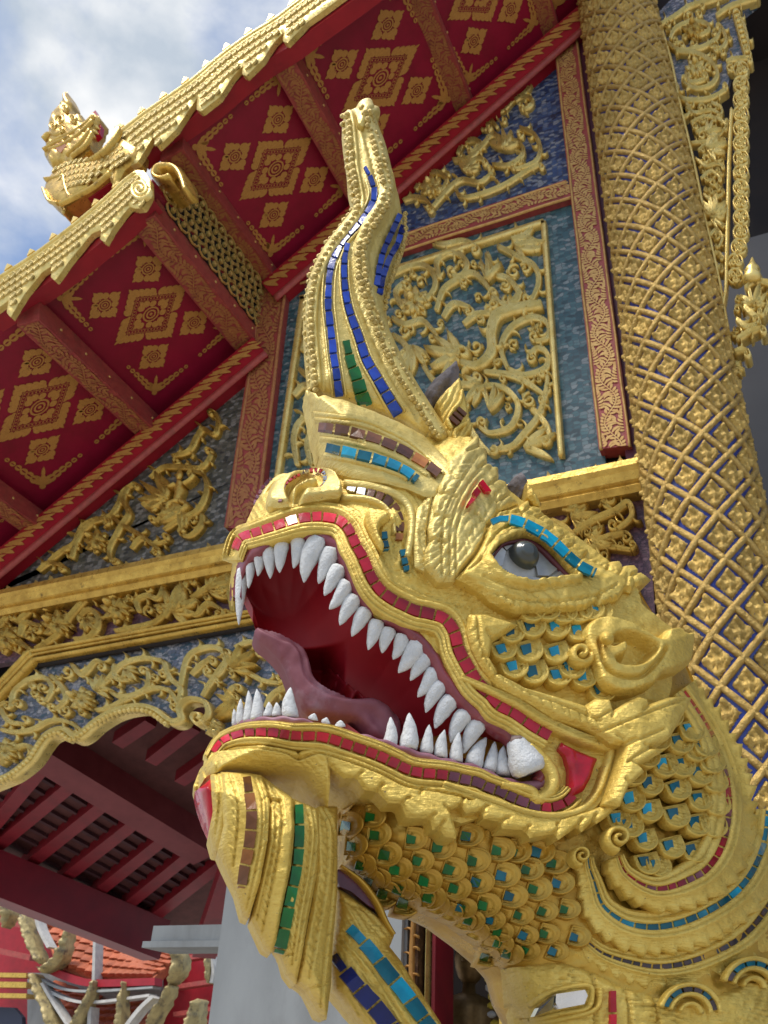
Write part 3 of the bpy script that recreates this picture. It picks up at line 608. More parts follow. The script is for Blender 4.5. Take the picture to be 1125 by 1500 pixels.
def flower(pl_, c, r, base=0., h=.06, m=None, parent=None, n=8, asp=1., name='carved_flower'):
    mb = MB(); c = np.array(c); OCC.extend([c.tolist()]*1+[(c+r*.7*np.array((math.cos(a), math.sin(a)))).tolist() for a in np.arange(0, 6.2, .8)])
    for ring, k0 in ((1., 0.), (.62, .5)):
        for i in range(n):
            a = 2*math.pi*(i+k0)/n; q = arc_line(c+.2*r*ring*np.array((math.cos(a), math.sin(a)*asp)), a, r*.8*ring, .25, 5)
            mb.add(strip(pl_, lin(q, max(2., r*.12)), [r*.16*ring, r*.30*ring, r*.26*ring, r*.05], LEAFP, h*(.6 if ring == 1. else 1.), base+(0 if ring == 1. else h*.3)))
    p = pl_(c, base)[0]; mb.add(lathe(p, p+pl_.n*h*1.7, [(0, r*.3*mpp2(p)), (.6, r*.27*mpp2(p)), (1, r*.1*mpp2(p))], 8))
    return mb.build(name, m or GILT, parent or temple)
def lump(pl_, c, rx, ry, rot=0., base=0., h=.07, m=None, parent=None, name='carved_leaf', n=5):
    mb = MB(); c = np.array(c); OCC.extend([c.tolist(), (c+rx*.6*np.array((math.cos(rot), math.sin(rot)))).tolist()])
    for i in range(n):
        a = rot+(i-(n-1)/2)*.55; q = arc_line(c-rx*.5*np.array((math.cos(rot), math.sin(rot))), a, rx*(1.5-.18*abs(i-(n-1)/2)), random.uniform(-.6, .6), 7)
        mb.add(strip(pl_, lin(q, 3.), [ry*.15, ry*.33, ry*.3, ry*.06], LEAFP, h*(1-.12*abs(i-(n-1)/2)), base+.002*i))
    return mb.build(name, m or GILT, parent or temple)
# centre panel: gilt frame and scrolls
for a, b in (((444, 436), (406, 700)), ((440, 438), (797, 325)), ((796, 325), (822, 668))):
    V, F = strip(FAC, lin(np.array([a, b], float), 6.), 4.2, [(-1, -1), (-1, .8), (-.7, 1), (.7, 1), (1, .8), (1, -1)], .05, 0.); ob('panel_frame', V, F, GILTP, temple)
for pts in (((345, 205), (400, 180), (440, 175), (470, 200), (475, 240), (450, 280)), ((490, 215), (480, 170), (510, 140), (550, 145), (570, 175), (555, 205), (525, 208)), ((480, 310), (500, 250), (540, 220), (590, 200), (640, 250), (660, 285)),
            ((630, 140), (650, 200), (690, 215), (720, 250), (715, 280), (680, 290), (640, 270)), ((660, 120), (720, 150), (770, 180), (780, 230), (760, 280)), ((690, 480), (670, 420), (700, 360), (760, 330), (805, 345), (808, 390), (770, 400)),
            ((690, 480), (740, 500), (800, 480), (808, 440), (780, 420), (752, 440)), ((620, 490), (700, 500), (760, 530), (800, 560)), ((600, 545), (640, 530), (690, 545), (720, 590), (700, 650), (640, 670), (605, 650)), ((640, 720), (700, 710), (740, 670), (780, 620), (800, 560), (808, 500)),
            ((350, 380), (380, 400), (400, 440), (385, 500)), ((350, 330), (390, 350), (440, 340), (480, 380)), ((440, 470), (480, 520), (540, 530), (600, 520)), ((560, 350), (600, 320), (650, 320)), ((730, 250), (690, 300), (640, 320)), ((450, 100), (500, 115), (560, 105), (600, 120)), ((700, 100), (745, 95), (780, 110)), ((560, 620), (600, 690), (640, 730)), ((500, 330), (530, 290), (580, 300)), ((380, 300), (360, 260), (380, 230)), ((760, 600), (800, 640), (815, 690)),
            ((70, 765), (60, 690), (75, 640), (110, 620)), ((60, 560), (90, 530), (125, 545), (115, 580)), ((75, 480), (105, 500), (120, 470)), ((130, 640), (100, 700), (110, 765)), ((85, 430), (100, 380), (120, 330)), ((95, 300), (130, 280), (150, 320)), ((110, 250), (150, 200), (200, 190))):
    vine(FAC, z13(*pts), 4.4, 0., .06, GILTP)
vine(FAC, z13((790, 290), (720, 300), (660, 320), (640, 370), (640, 430), (600, 470), (550, 460)), 7.5, .01, .08, GILTP, lsz=2., name='carved_dragon')
lump(FAC, z13((510, 430))[0], 34, 22, 3.3, .02, .10, GILTP, name='carved_dragon_head'); lump(FAC, z13((630, 190))[0], 24, 11, -1.5, .02, .09, GILTP, n=3); lump(FAC, z13((640, 575))[0], 24, 12, -1.4, .01, .09, GILTP, n=3); lump(FAC, z13((770, 700))[0], 34, 18, -.4, .0, .07, GILTP, n=3); lump(FAC, z13((740, 110))[0], 30, 18, -.2, .0, .07, GILTP); lump(FAC, z13((590, 540))[0], 26, 16, 2.4, .0, .07, GILTP); lump(FAC, z13((410, 440))[0], 26, 18, 1.5, .0, .07, GILTP)
flower(FAC, z13((415, 285))[0], 24, .01, .06, GILTP); flower(FAC, z13((770, 365))[0], 11, .01, .05, GILTP, n=6)
for pts in (((180, 1105), (220, 1070), (270, 1040), (300, 980), (350, 950), (390, 950)), ((260, 1095), (290, 1010), (340, 960), (400, 940), (430, 900), (450, 850), (490, 820)), ((470, 830), (450, 880), (470, 930), (440, 980), (400, 1060), (410, 1110)), ((400, 920), (430, 960), (500, 1000), (560, 1040), (610, 1030)),
            ((600, 990), (660, 950), (720, 920), (755, 850), (745, 790), (705, 775)), ((740, 930), (735, 970), (700, 1010), (665, 1010)), ((550, 800), (600, 760), (680, 760), (740, 760), (775, 710)), ((630, 720), (690, 700), (720, 650), (745, 620), (785, 640), (797, 600), (788, 560)), ((520, 900), (560, 880), (600, 920), (570, 960)), ((140, 1140), (180, 1110), (230, 1120)), ((480, 1060), (520, 1020), (580, 1060))):
    vine(FAC, z7(*pts), 3.6, 0., .07, GILT)
flower(FAC, z7((350, 1030))[0], 19, .01, .07); lump(FAC, z7((570, 850))[0], 30, 20, 3.6, .02, .09); lump(FAC, z7((640, 930))[0], 26, 18, 2.4, .02, .08)
def fill(pl_, poly, n, rr, base, h, m, parent=None, gap=1.25, tries=900):
    """small curled tendrils in the gaps left between the main scrolls"""
    k = 0; x0, y0 = A(poly).min(0); x1, y1 = A(poly).max(0)
    for _ in range(tries):
        if k >= n: break
        c = np.array((random.uniform(x0, x1), random.uniform(y0, y1))); r = random.uniform(*rr)
        if sdf(c, poly)[0] < r*1.05: continue
        O = np.array(OCC); d = np.linalg.norm(O-c, axis=1).min() if len(O) else 99
        if d < r*gap: r = d/gap
        if r < rr[0]*.8: continue
        a0 = random.uniform(0, 6.28); dn = random.choice((-1, 1)); mb = MB(); sp = lin(spiral(c, r, r*.18, a0, 1.25, dn, 26), 2.2); w = r*.20
        mb.add(strip(pl_, sp, [w*.5, w*1.15, w*1.1, w*1.3], VINEP if w > 2.4 else TUBE5, h, base))
        for q in (.15, .38, .6):
            i = int(q*len(sp)); t_ = sp[min(i+1, len(sp)-1)]-sp[i-1]; a = math.atan2(t_[1], t_[0])-dn*.8
            mb.add(strip(pl_, lin(arc_line(sp[i], a, r*.75, dn*1.5), 2.4), [w*.4, w*1.1, w*.9, w*.15], LEAFP, h*.8, base))
        mb.build('scroll', m, parent or temple); OCC.extend(sp.tolist()); k += 1
def deity(pl_, c, s, base, m):
    """small carved kneeling figure holding a bow"""
    mb = MB(); q = lambda x, y, d: pl_((c[0]+x*s, c[1]+y*s), base+d)[0]
    mb.add(strip(pl_, cr([(c[0]-4*s, c[1]+22*s), (c[0]-2*s, c[1]+8*s), (c[0]+1*s, c[1]-8*s)], 2.), [7*s, 6*s, 8*s, 5*s], TUBE, .06, base))
    mb.add(lathe(q(1, -9, .04), q(2, -26, .04), [(0, 3*s*mpp2(q(0, 0, 0))), (.15, 5*s*mpp2(q(0, 0, 0))), (.4, 5.5*s*mpp2(q(0, 0, 0))), (.6, 4.5*s*mpp2(q(0, 0, 0))), (.7, 3*s*mpp2(q(0, 0, 0))), (1, .4*s*mpp2(q(0, 0, 0)))], 8))
    for l, w in ((((-3, 20), (-14, 24), (-18, 34)), 4.5), (((0, 20), (10, 26), (2, 36), (-10, 38)), 4.5), (((6, -4), (16, -10), (22, -18)), 3), (((-6, -4), (-16, 0), (-22, -8)), 3)):
        mb.add(strip(pl_, cr([(c[0]+a*s, c[1]+b*s) for a, b in l], 2.), [w*s, w*s*.8, w*s*.6], TUBE5, .06, base+.01))
    return mb.build('carved_figure', m, temple)
deity(FAC, z7((655, 830))[0], 1., .02, GILT)
for pts in (((110, 805), (150, 790), (200, 800), (230, 835)), ((160, 760), (190, 700), (250, 690), (285, 720), (265, 765)), ((230, 830), (300, 750), (350, 720), (420, 730), (470, 690)), ((320, 755), (345, 790), (420, 780), (520, 740), (600, 690), (660, 660)), ((330, 620), (350, 570), (400, 560), (418, 580), (390, 610)),
            ((310, 640), (380, 630), (440, 570), (470, 540), (530, 560)), ((470, 660), (540, 660), (590, 620), (580, 570), (540, 560)), ((580, 510), (640, 540), (660, 600), (640, 650), (560, 680)), ((490, 510), (462, 470), (480, 450), (520, 430), (560, 390), (620, 390), (628, 420), (595, 440)), ((560, 400), (600, 370), (632, 320)), ((430, 520), (420, 490), (460, 500)), ((360, 690), (400, 640), (440, 640))):
    vine(FAC, z10(*pts), 3.2, 0., .06, GILTP)
flower(FAC, z10((220, 745))[0], 19, .01, .05, GILTP, asp=.7); lump(FAC, z10((515, 560))[0], 20, 14, -1.5, .02, .08, GILTP); lump(FAC, z10((370, 660))[0], 18, 12, -1., .01, .06, GILTP)
fill(FAC, px((452, 442), (785, 336), (806, 660), (420, 700)), 70, (5.5, 14), 0., .05, GILTP)
fill(FAC, z7((150, 1140), (420, 900), (560, 770), (780, 600), (740, 1000), (620, 1050)), 4, (6, 11), 0., .06, GILT)
fill(FAC, z10((110, 840), (330, 600), (600, 370), (650, 680), (450, 760)), 5, (5, 10), 0., .05, GILTP)
# ------------------------------------------------------------------ cornice and frieze
zt, zb_ = FAC((340, 797), .16)[0][2], FAC((340, 833), .13)[0][2]; hh_ = zt-zb_
pr = [(0, zt+.02), (.16, zt+.02), (.165, zt-.02), (.15, zt-.05), (.16, zt-hh_*.35), (.145, zt-hh_*.62), (.125, zt-hh_*.68), (.135, zt-hh_*.8), (.11, zb_), (0, zb_)]
xa, xb = -6.6, -.46; V = [(x, YF-d, z) for x in (xa, xb) for d, z in pr]; n = len(pr)
ob('cornice', V, [list(range(n)), list(range(2*n-1, n-1, -1))]+[[i, (i+1) % n, n+(i+1) % n, n+i] for i in range(n)], GILT, temple, smooth=False)
mb = MB()
for i in range(7):
    a = math.pi*(.5+(i-3)*.24); mb.add(strip(FAC, lin(arc_line((CX, CY), -a, 1.0*(1-.08*abs(i-3)), .3*(i-3)/3), .08), [.06, .14, .12, .03], LEAFP, 1., 0.))
me_src = mb.build('floret_source', GILT, temple)
V0 = np.array([v.co[:] for v in me_src.data.vertices]); bpy.data.objects.remove(me_src)
fl = []
def floret_mesh():
    V = []; F = []; n0 = 0
    for i in range(7):
        a = math.pi*(.5+(i-3)*.2); d = np.array((math.cos(a), math.sin(a))); nn = np.array((-d[1], d[0])); k = 1-.1*abs(i-3)
        q = [(.15, .10), (.55, .17), (.85, .14), (1., .02)]
        for t, w in q:
            c = d*t*k; V += [(c[0]-nn[0]*w, c[1]-nn[1]*w, .05), (c[0], c[1], .26+.1*(i % 2)), (c[0]+nn[0]*w, c[1]+nn[1]*w, .05)]
        for r in range(3):
            for j in range(2): F.append([n0+r*3+j, n0+r*3+j+1, n0+r*3+j+4, n0+r*3+j+3])
        n0 += 12
    return mkmesh('floret', np.array(V), F, GILTF)
FLM = floret_mesh(); x = -5.6; fM = np.stack([(1., 0, 0), (0, 0, 1.), (0, -1., 0)], 1)
while x < -.55:
    s_ = .085*random.uniform(.8, 1.25); inst('cresting_floret', FLM, temple, (x, YF-.06, zt), fM*s_); x += .135
ZF = FAC((340, 905), .06)[0][2]
V, F = box((xa, YF-.015, ZF-.02), (-.45, YF+.05, zb_+.02)); ob('frieze_panel', V, F, MPURP, temple, smooth=False)
for pts in (((60, 330), (110, 280), (150, 255)), ((130, 425), (200, 380), (260, 300), (320, 240), (400, 210)), ((270, 390), (330, 380), (360, 320), (330, 280), (292, 305)), ((420, 360), (480, 350), (560, 330), (600, 300)), ((510, 290), (500, 250), (540, 230), (580, 240), (600, 185)), ((600, 310), (650, 230), (690, 170)), ((700, 240), (760, 200), (840, 150)), ((690, 290), (720, 300), (760, 260), (810, 280)), ((0, 420), (60, 400), (110, 430)), ((70, 380), (90, 330), (140, 340)), ((420, 210), (480, 200), (540, 190)), ((830, 150), (840, 210), (850, 290)), ((-60, 440), (-20, 360), (30, 300))):
    vine(FAC, z8(*pts), 4.2, .03, .07, GILT)
flower(FAC, z8((205, 335))[0], 24, .03, .08, asp=.9); flower(FAC, z8((425, 275))[0], 25, .03, .08, asp=.9); flower(FAC, z8((15, 385))[0], 24, .03, .08); lump(FAC, z8((650, 255))[0], 30, 24, -1.0, .03, .10, n=7); lump(FAC, z8((790, 190))[0], 28, 18, -.5, .03, .09); lump(FAC, z8((320, 330))[0], 14, 14, 1., .04, .08)
for pts in (((60, 510), (130, 520), (200, 480), (245, 480)), ((130, 600), (190, 560), (260, 530), (300, 505), (310, 550), (265, 590)), ((180, 660), (220, 620), (290, 600)), ((60, 560), (110, 590), (150, 640)), ((290, 790), (330, 830), (335, 870)), ((250, 790), (290, 760), (330, 780)), ((40, 480), (90, 500), (120, 480))):
    vine(FAC, z12(*pts), 5.0, .03, .08, GILT)
lump(FAC, z12((150, 545))[0], 26, 20, -.3, .03, .09); lump(FAC, z12((230, 490))[0], 20, 14, -.5, .03, .09); lump(FAC, z12((200, 630))[0], 26, 18, .5, .03, .09, n=7)
fill(FAC, px((0, 950), (0, 900), (340, 835), (345, 895)), 7, (6, 10), .03, .07, GILT); fill(FAC, px((800, 740), (935, 705), (935, 890), (900, 880)), 4, (6, 10), .03, .07, GILT)
# beaded border under the frieze, dropping at the left chamfer
BL = [px((-60, 1075), (46, 962), (360, 905), (560, 871), (770, 835))]
for d, w, h, m in ((-9, 3.4, .06, GILT), (-3, 2.2, .04, GILT), (4, 3.2, .06, GILT)):
    l = lin(BL[0], 5.); l = l+nrm2(l)*d; V, F = strip(FAC, l, w, TUBE5, h, .05); ob('border_moulding', V, F, m, temple)
l = lin(BL[0], 5.); l = l+nrm2(l)*12
V, F = strip(FAC, l, 4.5, TUBE5, .02, .03); ob('border_moulding', V, F, DARK, temple)
def ftiles(pl_, L, w, base, mats, ln, parent, h=.01, gap=.8, skip=0.):
    L = A(L); s = arcl(L); N2 = nrm2(L); t = 0.
    while t < s[-1]-3:
        e = t+ln*random.uniform(.8, 1.2)
        if random.random() >= skip:
            at = lambda u, k: np.array([np.interp(u, s, L[:, 0])+k*np.interp(u, s, N2[:, 0]), np.interp(u, s, L[:, 1])+k*np.interp(u, s, N2[:, 1])])
            V, F = prism(pl_, [at(t+gap, -w), at(e-gap, -w), at(e-gap, w), at(t+gap, w)], base, h*random.uniform(.7, 1.2), -.004); ob('mosaic_tile', V, F, random.choice(mats), parent, smooth=False)
        t = e
# ------------------------------------------------------------------ carved arch board of the left bay
ab = thing('arch_board', tuple(FAC((150, 1000), 0.)[0]), 'scalloped arch board of gilt scrolls over silver and teal mosaic, above the porch opening', 'carved board')
AB = z8((-150, 700), (-150, 960), (-60, 935), (0, 905), (50, 880), (110, 830), (150, 770), (180, 738), (230, 722), (265, 748), (300, 738), (350, 695), (420, 655), (500, 638), (560, 648), (620, 690), (660, 680), (658, 640), (690, 612), (740, 618), (762, 650), (745, 700), (760, 745), (810, 750), (850, 700), (950, 640), (1050, 590), (1150, 560), (1300, 540))+px((770, 950), (770, 842), (560, 878), (360, 912), (46, 972), (-60, 1085))
ABo = relief('mosaic_board', FAC, AB, MSILV, ab, .0, lambda P, sd: .02*(vnoise(P, 26.)-.5), 9., thick=.06)
vine(FAC, z8((-100, 945), (0, 905), (50, 880), (110, 830), (150, 770), (180, 738), (230, 722), (265, 748), (300, 738), (350, 695), (420, 655), (500, 638), (560, 648), (620, 690), (662, 682), (655, 640), (690, 610), (745, 618), (762, 660), (740, 692)), 6.0, .02, .08, GILTP, ab, leaves=False, name='scalloped_edge')
mb = MB()
for p in lin(shift(cr(z8((-100, 945), (0, 905), (50, 880), (110, 830), (150, 770), (180, 738), (230, 722), (265, 748), (300, 738), (350, 695), (420, 655), (500, 638), (560, 648), (620, 690)), 4.), 6.) if False else cr(z8((-100, 955), (0, 918), (55, 892), (115, 842), (155, 782), (185, 752), (230, 738), (265, 764), (303, 752), (355, 710), (425, 670), (500, 654), (560, 664), (618, 705)), 4.), 6.5):
    w = FAC(p, .05)[0]; mb.add(lathe(w, w-np.array((0, .05, 0)), [(0, .02), (.6, .02), (1, .008)], 6))
mb.build('edge_beads', GILTP, ab)
for pts in (((0, 720), (60, 730), (120, 720), (180, 690), (240, 690), (290, 720)), ((40, 640), (50, 580), (100, 540), (160, 530), (190, 570), (165, 620)), ((180, 520), (220, 560), (240, 610), (200, 650)), ((350, 580), (400, 530), (450, 480), (520, 460), (590, 470), (610, 510)), ((400, 580), (440, 600), (500, 590), (540, 560), (540, 505)), ((350, 650), (400, 640), (480, 600), (560, 570), (620, 580), (650, 630)), ((600, 470), (620, 530), (660, 570), (650, 620)), ((660, 560), (680, 470), (720, 430), (790, 420), (830, 460), (800, 520), (760, 525)), ((740, 600), (770, 550), (840, 450)), ((840, 500), (900, 510), (960, 540), (1020, 550)), ((970, 640), (1000, 590), (1070, 550)), ((0, 850), (60, 790), (100, 780), (130, 810)), ((260, 480), (300, 520), (350, 470), (380, 480)), ((0, 640), (30, 690), (90, 700)), ((420, 480), (420, 530), (470, 540)), ((860, 420), (920, 400), (960, 430)), ((700, 520), (740, 480), (770, 460)), ((870, 640), (830, 600), (860, 560)), ((-60, 700), (-20, 640), (20, 620)), ((1000, 480), (1060, 440), (1120, 420)), ((-80, 860), (-40, 800), (10, 800))):
    vine(FAC, z8(*pts), 3.9, .01, .06, GILTP, ab)
flower(FAC, z8((295, 610))[0], 19, .03, .08, GILTP, ab); flower(FAC, z8((780, 715))[0], 14, .03, .08, GILTP, ab); flower(FAC, z8((15, 800))[0], 20, .02, .08, GILTP, ab); lump(FAC, z8((870, 470))[0], 26, 20, -.8, .02, .09, GILT, ab); lump(FAC, z8((360, 560))[0], 18, 14, -.9, .02, .08, GILTP, ab); lump(FAC, z8((840, 640))[0], 26, 20, 2.2, .02, .09, GILT, ab, n=7); lump(FAC, z8((470, 510))[0], 14, 10, .6, .02, .07, GILTP, ab)
fill(FAC, z8((0, 840), (0, 640), (110, 500), (860, 380), (1000, 420), (900, 640), (640, 620), (340, 680), (200, 700)), 12, (6, 11), .01, .06, GILTP, ab)
for pts in (((450, 980), (520, 930), (600, 920), (640, 960)), ((650, 900), (720, 880), (790, 900), (760, 950)), ((720, 860), (750, 850), (765, 890)), ((520, 990), (600, 975), (680, 960), (750, 940))):
    vine(FAC, px(*pts), 3.9, .01, .06, GILTP, ab)
V, F = box((-2.5, YF+.12, 3.0), (-.40, YF+.22, zb_)); ob('lintel_wall', V, F, TIMB, temple, smooth=False)
wallpoly('frieze_side_panel', px((785, 740), (945, 690), (962, 930), (880, 930)), MPURP, .004, -.05, .02)
for pts in (((870, 850), (900, 830), (930, 860), (920, 900)), ((890, 900), (930, 910), (945, 890)), ((840, 820), (880, 800), (925, 805))):
    vine(FAC, px(*pts), 4.0, .03, .07, GILT)
# ================================================================== GILDED COLUMN
def rayxz(p):
    r = ray(p)[0]; return r/np.linalg.norm(r[:2])
YC = YF-.12; az = math.radians(-3.05); CD = YC/math.cos(az); CC = np.array((math.sin(az)*CD, YC)); CR = CD*math.sin(math.radians(3.75))
column = thing('column', (CC[0], CC[1], 0), 'round gilded column with a diamond lattice of flowers over blue mosaic', 'column')
n = 48; V = [(CC[0]+CR*math.cos(a), CC[1]+CR*math.sin(a), z) for z in (0, 13.) for a in np.linspace(0, 2*math.pi, n+1)[:-1]]
ob('shaft', V, [[i, (i+1) % n, n+(i+1) % n, n+i] for i in range(n)], LAPIS, column)
def cyl(th, z, r=0.):            # th measured from the direction facing the viewer, growing to the right
    a = math.atan2(-CC[1], -CC[0])+th; return np.array((CC[0]+(CR+r)*math.cos(a), CC[1]+(CR+r)*math.sin(a), z))
def cylhit(p):
    r = rayxz(p); o = C[:2]-CC; b = r[:2].dot(o); t = -b-math.sqrt(b*b-o.dot(o)+CR*CR); X = C+r*t; a = math.atan2(X[1]-CC[1], X[0]-CC[0])-math.atan2(-CC[1], -CC[0]); return (a+math.pi) % (2*math.pi)-math.pi, X[2]
t0, z0 = cylhit((1068.5, 855)); t1, z1_ = cylhit((1053, 788)); HC = abs(z1_-z0); NC = 8; TH = 2*math.pi/NC
def lattice(sg, k):
    """one lattice strip: a raised beaded helical band"""
    zs = np.arange(1.2, 10.4, .03); m = 5; V = []; F = []; run = 0
    for z in zs:
        th = t0+TH*.5+(k*TH)+sg*(z-z0)/HC*TH; th = (th+math.pi) % (2*math.pi)-math.pi
        if abs(th) > 1.95: run = 0; continue
        dz = .019
        for v, h in ((-1, 0), (-.85, .018), (0, .023), (.85, .018), (1, 0)):
            V.append(cyl(th, z, h+(random.random()-.5)*.005*(abs(v) < 1)+(.0015 if sg > 0 else 0))+np.array((0, 0, -sg*0+v*dz*1.25)))
        if run: b = len(V)-2*m; F += [[b+j, b+j+1, b+m+j+1, b+m+j] for j in range(m-1)]
        run = 1
    if F: ob('lattice_strip', V, F, GILTC, column)
for sg in (1, -1):
    for k in range(NC): lattice(sg, k)
def cflower():
    V = []; F = []; n = 13
    for i in range(n):
        for j in range(n):
            a, b = i/(n-1)*2-1, j/(n-1)*2-1; x, y = (a+b)/2, (b-a)/2; e = max(abs(a), abs(b))
            sc_ = 1-.10*(1 if e > .99 else 0)*abs(math.sin(9.5*math.atan2(y, x))); x, y = x*sc_, y*sc_; r = math.hypot(x, y); th = math.atan2(y, x)
            h = .20+.10*math.cos(4*th)*min(1, r*2)*(1 if r > .2 else 0)+.07*math.sin(9*th+1.5*math.sin(6*r))*min(1, r*2.2)+.10*math.cos(r*9)-.22*max(0, e-.8)/.2
            if e > .99: h = 0.
            V.append((x, y, max(0., h)))
    for i in range(n-1):
        for j in range(n-1): F.append([i*n+j, (i+1)*n+j, (i+1)*n+j+1, i*n+j+1])
    b0 = len(V); V += [(-.07, -.2, .2), (.07, -.2, .2), (0, -.25, .34), (-.03, -.98, .08), (.03, -.98, .08), (0, -.95, .2)]; F += [[b0, b0+2, b0+5, b0+3], [b0+2, b0+1, b0+4, b0+5]]
    return mkmesh('lattice_flower', np.array(V), F, GILTF)
CF = cflower(); BOSS = mkmesh('boss', *lathe((0, .22, .15), (0, .22, .50), [(0, .2), (.4, .2), (.5, .15), (.85, .12), (1, .03)], 9), mat('flower_boss', (.30, .05, .05), (.45, .28, .08), .35, .3, 20., tint=.3))
for k in range(-NC, NC):
    for jj in range(-14, 34):
        for s in (0, 1):
            th = t0+(k+.5*s)*TH; z = z0+(jj+.5*s)*HC
            if abs(th) > 1.42 or z < 1.6 or z > 9.9 or th < -math.pi or th > math.pi: continue
            p = cyl(th, z, -.002); a = math.atan2(p[1]-CC[1], p[0]-CC[0]); n_ = np.array((math.cos(a), math.sin(a), 0)); tx = np.array((-n_[1], n_[0], 0)); fx = .068*random.uniform(.93, 1.05)
            o = inst('lattice_flower', CF, column, p, np.stack([tx*fx, np.array((0, 0, fx*1.30)), n_*fx*1.15], 1))
            if random.random() < (.75 if z < 5.2 else .25): inst('boss', BOSS, o, p, np.stack([tx*fx, np.array((0, 0, fx*1.3)), n_*fx*1.15], 1))
mb = MB()
for i in range(26):
    th = -1.6+i*.125; p = cyl(th, 9.25, .0); n_ = nz(np.array((p[0]-CC[0], p[1]-CC[1], 0))); q = p+n_*.07+np.array((0, 0, .22+.05*(i % 2)))
    mb.add(lathe(p, q, [(0, .03), (.3, .055), (.7, .05), (1, .01)], 7))
mb.build('capital_leaves', GILTC, column)
V, F = lathe((CC[0], CC[1], 0), (CC[0], CC[1], 1.25), [(0, CR+.12), (.12, CR+.12), (.14, CR+.06), (.5, CR+.05), (.55, CR+.09), (.8, CR+.04), (.95, CR+.06), (1, CR+.01)], 32); ob('column_base', V, F, GILTC, column)
print('FLOWERS', sum(1 for o in bpy.data.objects if o.name.startswith('lattice_flower')))
# ================================================================== PIERCED BRACKET BOARD, right of the column
BRK = Plane((0, YF-.10, 0), (0, -1, 0))
br = thing('bracket_board', tuple(BRK(px((1080, 300)), 0.)[0]), 'long pierced gilt bracket board hanging down beside the gilded column', 'carved board')
RAIL = z11((472, 78), (520, 240), (560, 430), (610, 640), (660, 880), (705, 1080), (745, 1300), (775, 1470))
l = cr(RAIL, 4.)
V, F = strip(BRK, l, 11, [(-1, -1), (-1, .6), (-.85, 1), (-.62, 1), (-.5, .2), (.4, .2), (.5, 1), (.75, 1), (1, .6), (1, -1)], .03, .0); ob('rail', V, F, GILTP, br)
ftiles(BRK, l, 5., .004, [GL['cyan'], GL['dark'], GL['teal'], GL['dark'], GL['dark'], GL['brown']], 9., br, .012)
l2_ = cr(z11((780, 425), (770, 600), (765, 800), (760, 1000), (757, 1130), (745, 1200)), 4.); V, F = strip(BRK, l2_, 3.2, TUBE5, .04, .0); ob('rail', V, F, GILTP, br)
relief('mosaic_board', BRK, z11((472, 70), (560, -20), (700, -60), (900, -60), (880, 10), (815, 60), (830, 120), (850, 190), (850, 225), (790, 240), (765, 340), (720, 385), (640, 400), (590, 400), (545, 260)), MSILV, br, -.03, None, 6., thick=.05)
for pts in (((500, 95), (560, 60), (620, 20), (700, 0), (760, -20)), ((540, 150), (560, 110), (620, 85), (680, 90), (690, 120), (650, 140)), ((530, 165), (580, 195), (660, 185), (720, 150), (740, 110)), ((560, 200), (640, 205), (700, 240), (725, 285), (700, 330), (640, 345), (590, 320)), ((570, 330), (570, 370), (610, 390), (690, 385), (760, 350)), ((600, 280), (620, 320), (680, 310)), ((740, 100), (760, 160), (730, 200)), ((760, 240), (790, 230), (850, 225)),
            ((720, 60), (780, 20), (880, -10)), ((800, 60), (830, 100), (850, 190))):
    vine(BRK, z11(*pts), 2.9, -.02, .06, GILTP, br, step=2.5)
flower(BRK, z11((630, 110))[0], 17, .0, .05, GILT, br); flower(BRK, z11((640, 265))[0], 16, .0, .05, GILTP, br)
for pts in (((600, 420), (640, 440), (700, 430), (740, 450)), ((620, 480), (680, 455), (740, 470), (765, 500)), ((620, 560), (690, 550), (740, 520), (768, 480)), ((650, 590), (690, 560), (750, 545)), ((640, 620), (680, 650), (720, 640), (750, 650)), ((660, 700), (700, 670), (740, 700)), ((670, 760), (700, 780), (750, 760)), ((680, 880), (720, 870), (750, 880)), ((690, 930), (720, 900), (745, 930), (730, 970)), ((700, 1000), (730, 990), (748, 1010)), ((715, 1060), (740, 1040), (748, 1060)), ((600, 400), (620, 430), (600, 460)), ((700, 400), (740, 420), (740, 450)), ((640, 520), (680, 500), (720, 500))):
    vine(BRK, z11(*pts), 1.9, -.02, .05, GILTP, br, step=2.2, lsz=3.8)
lump(BRK, z11((710, 570))[0], 20, 14, -.3, .0, .07, GILTP, br); lump(BRK, z11((715, 810))[0], 20, 16, -1.2, .0, .08, GILTP, br, n=7); lump(BRK, z11((700, 510))[0], 16, 10, -.4, .0, .06, GILTP, br); lump(BRK, z11((720, 850))[0], 16, 8, -.2, .0, .06, GILTP, br)
for i in range(15):
    y = 250+i*58.; x = 818-(8 if y > 900 else 0)-(14 if y > 1000 else 0); c = z11((x, y+20))[0]; mb = MB()
    for a in (0, 2.1, 4.2): mb.add(strip(BRK, lin(spiral((c[0]+4.6*math.cos(a+i), c[1]+4.6*math.sin(a+i)), 5.2, 1.2, a, 1.5, 1, 20), 1.6), [1.7, 1.6, 1.6], TUBE5, .035, .0))
    mb.add(strip(BRK, lin(spiral(c, 11.5, 10.5, .5, .97, 1, 30), 2.5), 1.8, TUBE5, .03, -.01)); mb.build('linked_rosette', GILTP, br)
for i in range(9):
    c = z11((800+i*5.5, 50+i*20))[0]; V, F = strip(BRK, lin(spiral(c, 5, 4.6, .5, .98, 1, 20), 2.), 1.8, TUBE5, .04, .0); ob('lace_ring', V, F, GILTP, br)
lump(BRK, z11((870, 1160))[0], 20, 12, -1.5, .02, .08, GILTP, br, 'kneeling_figure', 7)
V, F = lathe(BRK(z11((862, 1110)), .05)[0], BRK(z11((862, 1010)), .05)[0], [(0, .05), (.2, .055), (.4, .04), (.5, .045), (.7, .022), (1, .004)], 8); ob('figure_crown', V, F, GILTP, br)
